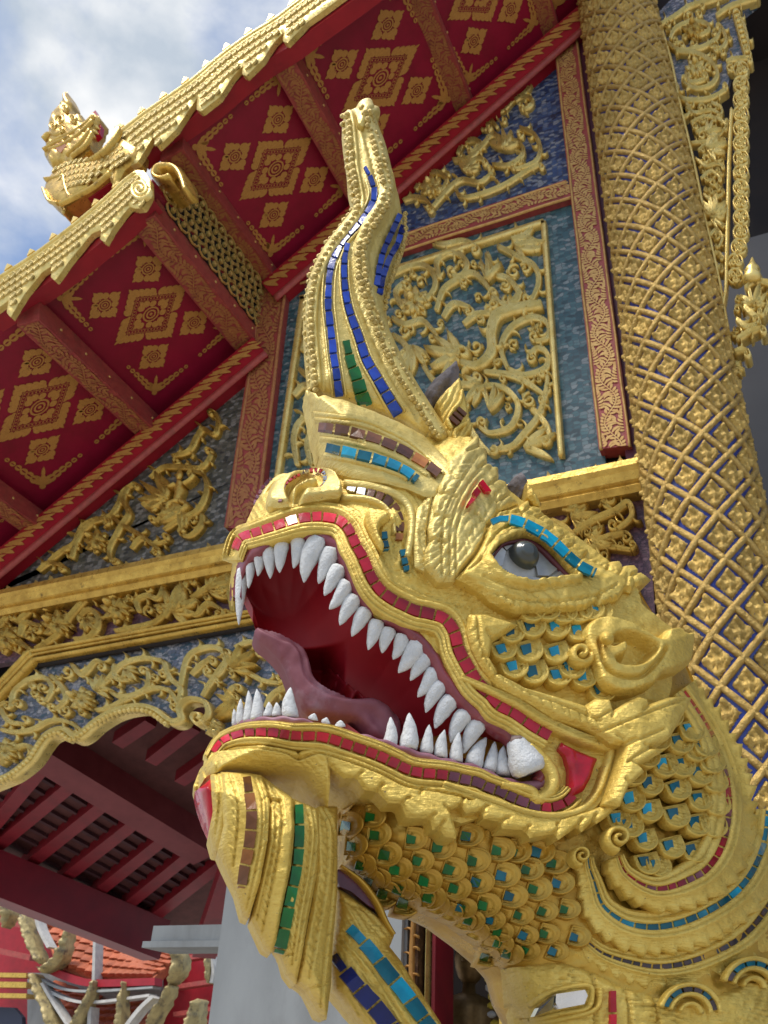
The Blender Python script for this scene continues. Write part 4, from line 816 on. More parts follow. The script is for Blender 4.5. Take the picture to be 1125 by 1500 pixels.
for pts in (((835, 1130), (870, 1100), (930, 1110), (960, 1130)), ((830, 1200), (880, 1240), (900, 1200)), ((800, 1330), (850, 1300), (900, 1285)), ((800, 1250), (840, 1280), (880, 1270)), ((790, 1380), (820, 1370), (845, 1375)), ((880, 1150), (920, 1180), (910, 1230))):
    vine(BRK, z11(*pts), 3.6, .0, .07, GILTP, br)
lump(BRK, z11((800, 1440))[0], 12, 9, 0., .0, .06, GILTP, br)
fill(BRK, z11((600, 400), (760, 400), (765, 1100), (745, 1180), (690, 900), (640, 640)), 30, (4.5, 9), -.02, .05, GILTP, br, 1.0)
fill(BRK, z11((510, 80), (700, -20), (800, 60), (840, 210), (760, 340), (600, 380)), 16, (4.5, 9), -.02, .05, GILTP, br, 1.1)
fill(BRK, z11((780, 1150), (920, 1080), (915, 1250), (880, 1300), (790, 1380), (765, 1300)), 8, (4.5, 8), -.01, .05, GILTP, br, 1.0)
# ================================================================== DARK BAY to the right, with its grey wall
bayw = thing('side_bay', (1.6, YF+2, 0), 'dark recessed bay right of the column with a plain grey wall', 'wall')
p = lambda q, d: FAC(q, -d)[0]
w0 = p((1072, 760), 1.6); zg = p((1110, 345), 1.6)[2]
V, F = box((-.6, YF+1.6, 0), (9, YF+1.8, zg)); ob('grey_wall', V, F, mat('shaded_grey_plaster', (.12, .12, .13), (.10, .10, .11), .9, 0, 2.), bayw, smooth=False)  # shade of the recess is in this colour, a darker grey plaster
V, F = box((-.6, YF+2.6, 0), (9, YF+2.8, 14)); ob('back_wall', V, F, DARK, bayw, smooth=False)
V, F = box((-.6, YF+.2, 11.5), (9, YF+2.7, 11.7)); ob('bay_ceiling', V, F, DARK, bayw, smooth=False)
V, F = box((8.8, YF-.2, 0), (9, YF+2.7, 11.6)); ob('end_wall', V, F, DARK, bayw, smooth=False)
# ================================================================== PORCH ROOF seen from below, left
porch = thing('porch_ceiling', tuple(p((120, 1200), 1.)), 'dark red porch ceiling of rafters, battens and boards seen from below', 'ceiling')
Pa, Pb, Pc = p((80, 1080), .55), p((0, 1262), 1.6), p((235, 1360), 3.1)
nn = nz(np.cross(Pb-Pa, Pc-Pa)); nn = nn if nn[2] < 0 else -nn
POR = Plane(Pa, nn)
V, F = prism(POR, px((-160, 1030), (520, 930), (520, 1345), (235, 1385), (-160, 1200)), -.12, 0, -.03); ob('roof_boards', V, F, mat('tile_underside', (.13, .04, .035), (.085, .025, .022), .8, 0, 9., bump=.3), porch, smooth=False)
# extend the boarding up behind the arch board so the sky does not show
V = np.array([p((-200, 1035), .3), p((560, 985), .3), p((560, 760), .3), p((-200, 870), .3)]); V = np.vstack([V, V+np.array((0, .1, 0))]); ob('tie_board', V, HEX, DARK, porch, smooth=False)
def rafter(a, b, w, h, m=TIMB, name='rafter', d=-.12):
    A_, B_ = POR(a, d)[0], POR(b, d)[0]; V, F = beam(A_-nn*.0, B_, w, h, nn); return ob(name, V+nn*h*.5, F, m, porch, smooth=False)
for a, b in (((-70, 560), (190, 250)), ((-10, 575), (320, 300)), ((100, 645), (440, 370)), ((232, 692), (550, 440)), ((345, 750), (655, 500)), ((448, 802), (750, 555)), ((545, 845), (815, 630))): rafter(z9(a)[0], z9(b)[0], .11, .10)
for a, b in (((440, 190), (560, 110)), ((560, 255), (720, 130)), ((665, 330), (860, 190))): rafter(z9(a)[0], z9(b)[0], .10, .10)
A2 = [np.array(q) for q in z9((-10, 575), (320, 300))]; B2 = [np.array(q) for q in z9((545, 845), (815, 630))]
for i in range(9):
    t = (i+.3)/9; q0 = A2[0]*(1-t)+A2[1]*t; q1 = B2[0]*(1-t)+B2[1]*t; q0 = q0-(q1-q0)*.35
    rafter(q0, q1, .03, .03, mat('batten', (.09, .03, .035), (.05, .015, .02), .7, 0, 8.) if i == 0 else bpy.data.materials['batten'], 'batten')
    A3 = [np.array(q) for q in z9((330, 250), (600, 60))]
rafter(z9((160, 185))[0], z9((760, 560))[0], .24, .22, mat('faded_red_timber', (.22, .035, .04), (.17, .02, .026), .6, 0, 6., bump=.2), 'main_beam')
# big red wall beam below
a, b = p((-70, 1300), 1.9), p((232, 1392), 1.5)
A_, B_ = p(z9((-160, 650))[0], 1.2), p(z9((575, 945))[0], 3.1); V, F = beam(A_, B_, .25, .33); ob('wall_beam', V, F, mat('deep_red_timber', (.20, .006, .018), (.14, .004, .014), .45, 0, 5.), porch, smooth=False)
A_, B_ = p((300, 1390), 3.), p((345, 1260), 2.); V, F = beam(A_, B_, .2, .16); ob('wall_beam', V, F, TIMB, porch, smooth=False)
# ================================================================== GREY WALL PIER behind the beard, with bracket shelf
pier = thing('grey_pier', tuple((lambda q: (q[0], q[1], 0))(p((450, 1400), .1))), 'plain light grey plastered pier behind the naga chin', 'wall')
x0, x1 = p((333, 1290), .25)[0], p((596, 1400), .25)[0]; zt_ = 3.7
V, F = box((x0, YF+.25, 0), (x1, YF+.75, zt_)); ob('pier_body', V, F, GREYW, pier, smooth=False)
V, F = box((p((560, 1400), .24)[0], YF+.21, 0), (p((591, 1400), .24)[0], YF+.247, zt_)); ob('pilaster_strip', V, F, GREYW, pier, smooth=False)
q0, q1 = p((228, 1357), .3), p((322, 1378), .3)
V, F = box((q0[0], YF+.28, q1[2]), (x0-.003, YF+.5, q0[2])); ob('bracket_shelf', V, F, GREYW, pier, smooth=False)
V, F = box((q0[0]-.04, YF+.26, q1[2]-.035), (x0-.003, YF+.52, q1[2]-.003)); ob('shelf_lip', V, F, GREYW, pier, smooth=False)
# ================================================================== DOORWAY behind the neck
door = thing('temple_doorway', tuple((lambda q: (q[0], q[1], 0))(p((690, 1450), .3))), 'dark gilt-framed doorway behind the naga neck', 'doorway')
def pbox(name, xa, xb, ya, yb, d0, d1, m, par):
    a, b = p((xa, yb), d0), p((xb, ya), d0); V, F = box((a[0], YF+d0, a[2]), (b[0], YF+d1, b[2])); return ob(name, V, F, m, par, smooth=False)
fr = pbox('door_jamb', 592, 616, 1240, 1700, .25, .4, mat('brown_carved_jamb', (.16, .08, .03), (.08, .035, .015), .5, .3, 20., bump=.8, bscale=30., bdist=.02, nlo=.45, nhi=.55), door)
for i in range(12):
    y = 1330+i*16; mb = MB()
vine(FAC, px((604, 1700), (602, 1600), (606, 1500), (601, 1420), (605, 1330)), 3.0, -.24, .03, STEN, door, name='jamb_scroll')
pbox('gilt_bar', 617, 627, 1240, 1700, .3, .4, GILTP, door); pbox('gilt_bar', 735, 752, 1330, 1700, .2, .35, GILT, door); pbox('inner_jamb', 628, 640, 1240, 1700, .35, .6, TIMB, door)
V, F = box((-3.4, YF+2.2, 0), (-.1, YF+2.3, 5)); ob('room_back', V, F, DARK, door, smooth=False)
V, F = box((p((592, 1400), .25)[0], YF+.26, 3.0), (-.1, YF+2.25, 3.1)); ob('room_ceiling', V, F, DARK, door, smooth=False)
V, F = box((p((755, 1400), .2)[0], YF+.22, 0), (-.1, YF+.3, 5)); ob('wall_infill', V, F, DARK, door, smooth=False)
st = thing('gilt_statue', tuple((lambda q: (q[0], q[1], 0))(p((690, 1500), 1.2))), 'dim gilded guardian statue standing inside the dark doorway', 'statue')
SG = mat('shadow_gilding', (.28, .17, .06), (.16, .09, .03), .45, .5, 20., bump=.4)  # darkened gilding: doorway gloom put into the statue's colour
INR = Plane((0, YF+1.2, 0), (0, -1, 0)); k = lambda q: INR(q, 0.)[0]; u_ = mpp2(k((690, 1420)))
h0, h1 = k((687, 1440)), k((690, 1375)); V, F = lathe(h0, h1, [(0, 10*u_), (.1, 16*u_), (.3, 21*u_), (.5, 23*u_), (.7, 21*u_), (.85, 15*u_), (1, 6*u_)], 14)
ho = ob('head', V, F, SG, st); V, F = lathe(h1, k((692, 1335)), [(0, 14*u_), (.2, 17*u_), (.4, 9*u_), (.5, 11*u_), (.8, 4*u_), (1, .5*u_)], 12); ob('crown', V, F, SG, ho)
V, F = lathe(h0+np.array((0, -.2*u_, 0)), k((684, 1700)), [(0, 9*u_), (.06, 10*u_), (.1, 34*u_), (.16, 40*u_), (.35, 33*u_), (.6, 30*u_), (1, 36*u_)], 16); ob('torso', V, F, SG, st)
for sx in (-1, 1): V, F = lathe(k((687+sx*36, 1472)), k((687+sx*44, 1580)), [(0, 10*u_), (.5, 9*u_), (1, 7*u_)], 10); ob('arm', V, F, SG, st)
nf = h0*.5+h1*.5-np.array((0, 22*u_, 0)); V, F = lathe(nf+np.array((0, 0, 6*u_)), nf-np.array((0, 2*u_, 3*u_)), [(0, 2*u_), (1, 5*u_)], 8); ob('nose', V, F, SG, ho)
gl = thing('flower_garland', tuple(k((725, 1440))), 'yellow and white flower garland hanging in the dark doorway', 'garland')
YEL = mat('marigold_yellow', (.55, .42, .02), (.4, .28, .02), .7, 0, 30.); INR2 = Plane((0, YF+.9, 0), (0, -1, 0))
for i in range(8):
    a = INR2(px((722+3*math.sin(i*2), 1408+i*13)), 0.)[0]; r = (7 if i in (2, 3, 4) else 4.5)*mpp2(a); V, F = lathe(a+np.array((0, 0, r)), a-np.array((0, 0, r)), [(0, r*.5), (.3, r*1.5), (.7, r*1.5), (1, r*.5)], 9); ob('flower_ball', V, F, YEL if i % 3 else WHITE, gl)
# ================================================================== FAR HALL with orange tiled roofs
hall = thing('far_hall', (-9.5, 16, 0), 'far temple hall with steep orange tiled roofs and white edged gables', 'temple hall')
YH = 15.; HL = Plane((0, YH, 0), (0, -1, 0)); HK = lambda q, d=0.: HL(q, -d)[0]
TIL = mkmesh('roof_tile', *[np.array([(-.5, 0, 0), (.5, 0, 0), (.5, 1.15, .0), (-.5, 1.15, .0), (-.5, 0, .18), (0, -.12, .26), (.5, 0, .18), (-.5, 1.15, .05), (.5, 1.15, .05)]), [[4, 5, 6, 8, 7], [0, 4, 7, 3], [1, 2, 8, 6], [0, 1, 6, 5, 4]]], TERRA, False)
def roof(name, tl, tr, brr, bl, nx, ny):
    """tiled roof slope between four photo points; lower edge nearer the viewer"""
    P = [HK(tl, 1.2), HK(tr, 1.2), HK(brr, 0.), HK(bl, 0.)]; V = np.array(P+[q+np.array((0, .1, -.15)) for q in P]); o = ob(name, V, HEX, TERRA, hall, smooth=False)
    for j in range(ny):
        for i in range(nx):
            u = (i+.5*(j % 2)+.25)/nx; v = (j+.0)/ny
            if u > 1.0: continue
            g = lambda u, v: (P[0]*(1-u)+P[1]*u)*v+(P[3]*(1-u)+P[2]*u)*(1-v)
            c = g(u, v); ex_ = g(u+1/nx, v)-c; ey = g(u, v+1/ny)-c; n_ = nz(np.cross(ex_, ey)); n_ = n_ if n_[1] < 0 else -n_
            inst('roof_tile', TIL, o, c+n_*.01, np.stack([ex_*.96, ey, n_*np.linalg.norm(ey)*1.4], 1))
    return o
roof('roof', (55, 1322), (150, 1345), (140, 1432), (82, 1412), 5, 7); roof('roof', (139, 1345), (262, 1395), (226, 1432), (141, 1432), 8, 7)
roof('roof', (60, 1440), (135, 1462), (132, 1520), (95, 1520), 4, 6); roof('roof', (136, 1470), (215, 1466), (205, 1520), (134, 1520), 6, 5)
def hstrip(name, pts, w, m, d=-.15, h=.12):
    V, F = strip(HL, cr(pts, 3.), w*.85, [(-1, -1), (-1, .9), (1, 1), (1, -1)], h, -d); return ob(name, V, F, m, hall, smooth=False)
hstrip('roof_ridge', px((140, 1370), (139, 1400), (138, 1436)), 2.0, WHITE); hstrip('eaves_board', px((68, 1418), (100, 1432), (138, 1440), (228, 1438)), 6.5, REDB, -.1); hstrip('eaves_board', px((55, 1432), (90, 1448), (138, 1452), (225, 1446)), 2.2, GREYW, -.1); hstrip('eaves_board', px((60, 1446), (100, 1464), (140, 1468), (220, 1458)), 2.5, WHITE, -.1)
hstrip('roof_ridge', px((133, 1475), (131, 1510)), 2.6, WHITE)
hstrip('gable_edge', px((52, 1334), (58, 1360), (72, 1388)), 2.5, WHITE, -.2); hstrip('gable_edge', px((62, 1440), (78, 1468), (100, 1502)), 2.2, WHITE, -.2); hstrip('gable_edge', px((186, 1502), (205, 1478), (224, 1460)), 3.5, WHITE, -.2); hstrip('gable_edge', px((308, 1400), (313, 1420), (310, 1440)), 2, WHITE, -.2)
V = np.array([HK((-60, 1290), 1.4), HK((80, 1310), 1.4), HK((70, 1540), 1.4), HK((-60, 1540), 1.4)]); V = np.vstack([V, V+np.array((0, .3, 0))]); ob('gable_wall', V, HEX, REDB, hall, smooth=False)
V = np.array([HK((225, 1390), 1.4), HK((345, 1370), 1.4), HK((345, 1560), 1.4), HK((225, 1560), 1.4)]); V = np.vstack([V, V+np.array((0, .3, 0))]); ob('gable_wall', V, HEX, REDB, hall, smooth=False)
V = np.array([HK((40, 1425), 1.3), HK((235, 1425), 1.3), HK((235, 1620), 1.3), HK((40, 1620), 1.3)]); V = np.vstack([V, V+np.array((0, .1, 0))]); ob('hall_wall', V, HEX, GREYW, hall, smooth=False)
V, F = box((-40, YH+1.5, 0), (12, YH+7, HK((0, 1545))[2])); ob('hall_body', V, F, GREYW, hall, smooth=False)
for y in (1355, 1400, 1440, 1480): hstrip('cross_bar', px((255, y+6), (310, y-2)), 4, ROSE, .8)
for y in (1350, 1395): hstrip('cross_bar', px((-20, y-6), (45, y+8)), 5, ROSE, .8)
for y, w in ((1428, 4), (1442, 5), (1458, 4)): hstrip('gilt_moulding', px((-20, y), (40, y+1)), w, GILT, -.1)
V, F = prism(HL, px((-30, 1478), (0, 1475), (20, 1476), (32, 1490), (36, 1540), (-30, 1540)), .1, 0, -.1); ob('arch_shade_slab', V, F, mat('blue_shadow', (.01, .015, .04)), hall, smooth=False)  # solid slab, no hole; the arch's shade is its dark blue colour
WGILT = mat('weathered_gilding', (.50, .40, .18), (.26, .20, .09), .55, .25, 6., bump=.5, bscale=12., bdist=.03, col3=(.12, .10, .07), n3=8., t3=(.52, .66))
def hflame(pts, w, m=None, name='gilt_leaf', d=-.35):
    """serrated flame leaf of a far gable"""
    L = cr(pts, 2.); n_ = nrm2(L); sa = arcl(L); W = lerpw(np.array(w)*.62, len(L)); tp = np.clip((sa[-1]-sa)/8, .15, 1)*np.clip(sa/4+.4, 0, 1); f = (sa/9.) % 1
    out_ = np.vstack([L+n_*(W*tp*(.8+.45*f))[:, None], (L-n_*(W*tp*.9)[:, None])[::-1]])
    return relief(name, HL, [tuple(q) for q in out_], m or WGILT, hall, -d, lambda P, sd: .18*np.clip(sd/5, 0, 1)+.08*(vnoise(P, 6.)-.5), 2.2, thick=.25)
for pts, w in ((((27, 1322), (32, 1350), (44, 1385), (55, 1412)), [5, 9, 9, 7]), (((100, 1352), (92, 1372), (84, 1400), (62, 1420), (50, 1415)), [2, 6, 9, 11, 5]), (((42, 1425), (52, 1450), (66, 1480), (76, 1515)), [6, 10, 11, 10]), (((133, 1435), (128, 1455), (118, 1480), (105, 1512)), [2, 6, 8, 10]), (((177, 1437), (175, 1465), (172, 1510)), [1, 5, 7]), (((240, 1384), (254, 1395), (256, 1420), (240, 1442)), [10, 13, 11, 4]), (((246, 1442), (236, 1465), (212, 1505)), [5, 8, 9]), (((300, 1382), (303, 1410), (302, 1440)), [4, 6, 4]), (((2, 1314), (6, 1335), (0, 1358)), [8, 9, 5]), (((280, 1330), (272, 1345), (266, 1358)), [2, 6, 6]), (((300, 1335), (312, 1345), (318, 1356)), [2, 5, 5]), (((285, 1462), (280, 1485), (270, 1520)), [8, 14, 12])):
    hflame(px(*pts), w)
for pts, w in ((((265, 1352), (275, 1340), (284, 1332)), 5), (((305, 1352), (312, 1340), (318, 1338)), 4)): hstrip('white_crest', px(*pts), w, WHITE, -.3)
# ================================================================== NAGA STATUE
fh = nz((RW[0, 2], RW[1, 2], 0)); rh = np.array((fh[1], -fh[0], 0)); dl = math.radians(10)
NG = Plane(C+1.5*fh, -math.cos(dl)*fh+math.sin(dl)*rh)
def mpp(X): return float((np.array(X)-C)@RW[:, 2])/FPX
SIL = px((340, 850), (338, 800), (352, 765), (378, 722), (420, 690), (470, 690), (462, 650), (452, 585), (455, 565), (520, 560), (600, 610), (640, 640), (696, 625), (760, 715), (860, 795), (962, 842), (1020, 930), (1022, 1020), (1090, 1120),
         (1140, 1250), (1200, 1500), (1200, 1800), (830, 1800), (760, 1520), (735, 1420), (600, 1335), (500, 1260), (430, 1160), (330, 1150), (288, 1170), (296, 1110), (330, 1060), (335, 960))
def B(P): return dome(sdf(P, SIL), 170., .19)
root = thing('naga_statue', tuple(C+1.75*fh+.35*rh-np.array((0, 0, 1.2))), 'big gilded naga with wide open jaws, white teeth and tall tiled crest', 'statue')
# --- neck
NECK = px((520, 1140), (496, 1200), (500, 1268), (545, 1303), (600, 1330), (650, 1354), (690, 1383), (720, 1408), (742, 1432), (752, 1470), (775, 1510), (810, 1640), (850, 1800), (1230, 1800), (1200, 1500),
          (1150, 1320), (1095, 1180), (1040, 1060), (1010, 985), (930, 860), (860, 900), (820, 1000), (700, 1050), (560, 1100))
def BN(P): return dome(sdf(P, NECK), 150., .165)-.012
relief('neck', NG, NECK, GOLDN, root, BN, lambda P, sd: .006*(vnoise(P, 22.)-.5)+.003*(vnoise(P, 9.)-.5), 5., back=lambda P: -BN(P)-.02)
def LN(w=1): return None
nsc = z4((605, 450), (630, 548), (650, 628), (682, 705), (712, 770), (722, 517), (738, 585), (778, 662), (818, 720), (828, 797), (880, 603), (902, 688), (930, 765), (945, 828), (983, 635), (1025, 722), (1043, 793), (1070, 868), (1090, 590), (1115, 690), (1125, 770), (850, 850), (770, 815)) + \
    z5((85, 535), (65, 785), (95, 830), (110, 620), (122, 695), (145, 775), (168, 827), (195, 868), (195, 910), (195, 585), (210, 672), (237, 745), (265, 810), (282, 880), (287, 933), (228, 945), (295, 652), (320, 720), (348, 797), (355, 875), (385, 628), (460, 885), (400, 700), (425, 790), (385, 935), (250, 590), (150, 955), (330, 590))
def scales(cs, base, size, ang, mats, gm, asp=1., tsz=.36, hh=.008, tilt=.012, top=True, order=None):
    for i, c in enumerate(cs):
        a = (ang(c) if callable(ang) else ang)+random.uniform(-.08, .08); s = (size(c) if callable(size) else size)*random.uniform(.94, 1.06)
        V, F = scale_vf(NG, c, s, a, base, hh, tilt, asp); sc_ = ob('scale', V, F, gm, root)
        if mats:
            ca, sa = math.cos(a), math.sin(a); q = tsz*s*.5; cc = np.array(c)-.12*s*np.array([ca, sa])
            pts = [cc+q*np.array([u*ca-v*sa*asp, u*sa+v*ca*asp])*random.uniform(.85, 1.12) for u, v in ((-1, -1), (-1, 1), (1, .85), (1, -.85))]
            V, F = prism(NG, pts, base(A(pts)).mean()+.48*hh if False else base(A(pts)), .55*hh, .1*hh)
            ob('scale_tile', V, F, random.choice(mats), sc_, smooth=False)
ue = cr(px((515, 1268), (555, 1292), (610, 1316), (660, 1342), (700, 1372), (728, 1402)), 4); nsx = [tuple(p) for d in (-4,) for p in lin(shift(ue, d), 24)[(1 if d < -9 else 0):]]
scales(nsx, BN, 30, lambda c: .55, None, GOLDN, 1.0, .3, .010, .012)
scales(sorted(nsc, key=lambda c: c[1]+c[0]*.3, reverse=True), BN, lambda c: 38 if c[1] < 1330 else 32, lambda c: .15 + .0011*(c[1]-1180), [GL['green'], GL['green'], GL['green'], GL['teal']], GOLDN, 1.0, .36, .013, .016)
# --- nested scroll fins behind the cheek
S1 = z5((605, 600), (625, 650), (655, 678), (695, 702), (745, 715), (800, 705), (860, 680), (910, 650), (950, 600), (975, 540), (988, 470), (990, 400), (982, 330), (964, 260), (937, 190), (905, 130), (868, 75), (830, 20))
PF = [(-1, -2.2), (-1, .25), (-.9, .8), (-.72, .9), (-.66, .45), (-.6, .85), (-.45, 1.0), (-.38, .9), (-.36, .35), (-.1, .35), (-.08, .95), (.06, 1.1), (.12, .7), (.2, 1.05), (.3, .9), (.36, .55), (.7, .5), (.97, .28), (1, -.4), (1, -2.2)]
def fin(line, W, off, serr, tilemats, tw, ln, hs=.011, base=BN):
    # path runs anticlockwise round the scroll's bottom, so v>0 is its outer side
    L = cr(line, 4.); bb = lambda P: base(P)+off
    V, F = strip(NG, shift(L, lerpw(W, len(L))[:, None]*.22), W, PF, hs, bb, serr); o = ob('scroll_fin', V, F, GOLD, root)
    tiles(L, tw, bb, tilemats, ln, parent=o, h=.0055)
    return o
def tiles(L, tw, base, mats, ln, gap=1.6, parent=None, h=.006, skip=0, t0=0., t1=None, name='mosaic_tile'):
    L = A(L); s = arcl(L); N2 = nrm2(L); t1 = s[-1] if t1 is None else t1; t = t0; n = len(L)
    tws = lerpw(tw, n)
    at = lambda u: np.array([np.interp(u, s, L[:, 0]), np.interp(u, s, L[:, 1])])
    an = lambda u: np.array([np.interp(u, s, N2[:, 0]), np.interp(u, s, N2[:, 1])])
    i = 0
    while t < t1-4:
        l = (ln(t/t1) if callable(ln) else ln)*random.uniform(.85, 1.15); e = min(t+l, t1); w = np.interp(t, s, tws)
        if not (skip and random.random() < skip):
            j = lambda: random.uniform(-.7, .7)
            um = (t+e)/2; P = [at(t+gap)-an(t+gap)*(w+j()), at(um)-an(um)*(w+j()*.4), at(e-gap)-an(e-gap)*(w+j()), at(e-gap)+an(e-gap)*(w+j()), at(um)+an(um)*(w+j()*.4), at(t+gap)+an(t+gap)*(w+j())]
            V, F = prism(NG, P, base(A(P)), h+random.uniform(-.0006, .0006), 0.)
            m = mats[min(int(t/t1*len(mats)), len(mats)-1)] if isinstance(mats, tuple) else random.choice(mats)
            ob(name, V, F, m, parent or root, smooth=False)
        t = e; i += 1
S3 = z5((500, 900), (555, 940), (640, 968), (740, 985), (830, 975), (920, 945), (1000, 905), (1060, 860), (1110, 800), (1160, 720), (1200, 600))
S2 = z5((500, 600), (505, 640), (522, 690), (545, 760), (580, 800), (640, 835), (720, 848), (800, 838), (870, 815), (930, 785), (985, 750), (1040, 700), (1085, 630), (1115, 540), (1125, 440))
fin(S3, [14, 24, 30, 33, 36, 36], -.004, (1, 21, .34), [GL['dark']], 3.5, 15)
fin(S2, [12, 22, 32, 36, 36, 34, 26], .012, (1, 20, .34), [GL['teal'], GL['teal'], GL['cyan']], 4.5, 19)
fin(S1, [12, 22, 34, 38, 36, 30, 24, 20], .034, (1, 19, .34), [GL['crim'], GL['crim'], GL['mauve']], 4.2, 15)
for c, r, off in ((z5((610, 535))[0], 19, .05), (z5((480, 598))[0], 14, .03)):
    V, F = strip(NG, lin(spiral(c, r, 2, 1.6, 1.6, 1), 2.), [r*.3, r*.26, r*.2], TUBE, [.014, .018, .02], lambda P, o=off: BN(P)+o); ob('curl', V, F, GOLD, root)
fsc = z5((780, 120), (735, 200), (700, 262), (815, 212), (855, 170), (868, 240), (760, 290), (820, 292), (883, 320), (935, 348), (650, 320), (710, 357), (807, 373), (883, 410), (942, 425), (645, 410), (707, 447), (800, 465), (872, 495), (600, 480), (640, 500), (692, 548), (785, 573), (862, 588), (740, 640), (930, 500), (925, 280), (905, 225), (700, 630))
scales(sorted(fsc, key=lambda c: -c[1]), lambda P: BN(P)+.026, 39, 1.35, [GL['teal'], GL['cyan'], GL['teal']], GOLD, 1.0, .38, .010, .014)
# lower collar of the neck, below the fins
COLL = z5((235, 985), (420, 960), (540, 1000), (640, 1050), (760, 1085), (900, 1090), (1010, 1060), (1125, 1000), (1200, 950), (1250, 1300), (300, 1300), (250, 1140))
def collrel(P, sd):
    h = .012*np.clip(sd/14, 0, 1)+groove(P, cr(z5((520, 1010), (525, 1100), (530, 1200)), 4), 4, .01)+groove(P, cr(z5((640, 1060), (650, 1200)), 4), 4, .01)+groove(P, cr(z5((740, 1090), (750, 1200)), 4), 4, .01)
    return h+strokes(P, 0.2, 7., .006)+.004*(vnoise(P, 8.)-.5)
relief('neck_collar', NG, COLL, GOLD, root, lambda P: BN(P)+.004, collrel, 3.5, rnd=.012)
for pts in (z5((330, 1128), (385, 1085), (380, 1120), (375, 1135), (315, 1158)), z5((390, 1080), (490, 1065), (500, 1085), (488, 1115), (400, 1132), (388, 1110))):
    V, F = prism(NG, pts, BN(A(pts))+.02, .008, -.01); ob('mirror_tile', V, F, GL['mirror'], root, smooth=False)
for line in (z5((300, 1120), (380, 1070), (500, 1050), (515, 1090), (495, 1130), (400, 1150), (310, 1175)), z5((285, 1165), (300, 1185), (420, 1165), (530, 1130), (545, 1060))):
    V, F = strip(NG, cr(line, 3), 5, TUBE, .012, lambda P: BN(P)+.01); ob('eyelid_ridge', V, F, GOLD, root)
tiles(cr(z5((588, 1065), (590, 1250)), 4), 4.5, lambda P: BN(P)+.016, [GL['red']], 34)
for c in ((z5((860, 1150))[0]), (z5((1080, 1060))[0])):
    for r in (44, 30, 16):
        V, F = strip(NG, lin(spiral(c, r, r, 3.4, .45, 1, 20), 3), 4, TUBE5, .010, lambda P: BN(P)+.018); ob('arc_ridge', V, F, GOLD, root)
    tiles(lin(spiral(c, 37, 37, 3.4, .45, 1, 30), 3), 5, lambda P: BN(P)+.015, [GL['teal'], GL['dark'], GL['teal']], 17)
# fringe down the underside of the neck
for i, (a, b) in enumerate(zip(z4((560, 1000), (700, 800), (800, 850), (900, 890), (980, 930), (1050, 975), (1110, 1020)), z4((0, 0),)*7)):
    pass
# --- upper head
LIPI = z1((168, 600), (175, 520), (200, 455), (260, 400), (340, 352), (430, 330), (520, 345), (585, 395), (620, 460), (650, 530), (690, 600), (740, 640), (800, 680), (860, 720))+z2((60, 800), (100, 850), (130, 910), (180, 980), (240, 1040), (300, 1080), (370, 1130), (430, 1180), (480, 1230), (496, 1285), (478, 1312))
LIPR = z1((163, 440), (190, 370), (240, 350), (330, 320), (405, 295), (465, 285), (520, 285), (580, 297), (620, 335), (645, 390), (668, 430), (688, 475), (710, 525), (745, 575), (795, 612), (835, 632), (885, 655))+z2((70, 695), (130, 715), (165, 765), (180, 825), (210, 885), (250, 950), (300, 995), (330, 1030), (390, 1060), (455, 1105), (520, 1142))
HEAD = z1((162, 600), (155, 520), (165, 450), (185, 370), (215, 310), (245, 245), (262, 215), (300, 185), (400, 150), (500, 120), (560, 115), (610, 130), (680, 60), (800, 30))+px((600, 650), (640, 636), (690, 640), (715, 690), (760, 730), (850, 790), (930, 850), (940, 885), (985, 920), (985, 1000), (960, 1090), (915, 1150), (886, 1177), (850, 1195), (812, 1180), (790, 1152))+LIPI[::-1]
MOUTHL = cr(LIPI, 4.)
hgr = [z1((190, 345), (250, 310), (330, 280), (430, 255), (540, 248), (610, 262), (660, 305), (690, 360), (720, 440), (745, 500), (790, 555), (850, 590), (940, 630), (1020, 660)), z1((210, 330), (330, 262), (440, 238), (560, 232), (640, 250), (690, 300), (730, 390), (760, 470), (800, 530), (870, 570), (960, 605), (1060, 640)),
       z1((560, 130), (700, 140), (830, 175), (895, 240), (905, 330), (880, 440)), z1((590, 145), (700, 165), (800, 195), (850, 250), (860, 330), (845, 440)), z1((620, 195), (720, 210), (770, 250), (800, 320), (810, 400), (800, 470)),
       z1((700, 250), (760, 270), (775, 300), (740, 330), (735, 380)), z1((790, 380), (800, 440), (850, 510)), z1((960, 180), (930, 300), (925, 420), (945, 510))]
hgr = [cr(g, 4) for g in hgr]
def headrel(P, sd):
    h = .005*(vnoise(P, 30.)-.5)+.004*(vnoise(P, 8.)-.5)
    for g in hgr: h = h+groove(P, g, 2.8, .006)+ridge(P, g+np.array([2, 5]), 6, .004)
    x, y = P[:, 0], P[:, 1]
    h = h+np.where((x < 650) & (y > 715), strokes(P, .9, 9., .003), 0)+np.where((x > 600) & (y < 900), strokes(P, 2.4, 9., .003), 0)
    return h+.015*np.exp(-(((x-570)/22)**2+((y-762)/18)**2))
def headback(P): d = dseg(P, MOUTHL); b = B(P); return b-.04-(2*b-.04)*np.clip((d-6)/70, 0, 1)
relief('upper_head', NG, HEAD, GOLD, root, B, headrel, 3.0, back=headback)
LIPP = [(-1, -1.5), (-1, .2), (-.88, .8), (-.76, .35), (-.72, .3), (-.66, .95), (-.5, .9), (-.44, .1), (.36, .1), (.40, .8), (.5, 1.05), (.6, .95), (.64, .6), (.7, 1.0), (.8, .85), (.84, .4), (.9, .7), (1, .3), (1, -1.5)]
lipL = cr(LIPR, 3.5)
V, F = strip(NG, lipL, [16, 22, 24, 25, 25, 26, 27], LIPP, .013, lambda P: B(P)+.004); ob('upper_lip', V, F, GOLD, root)
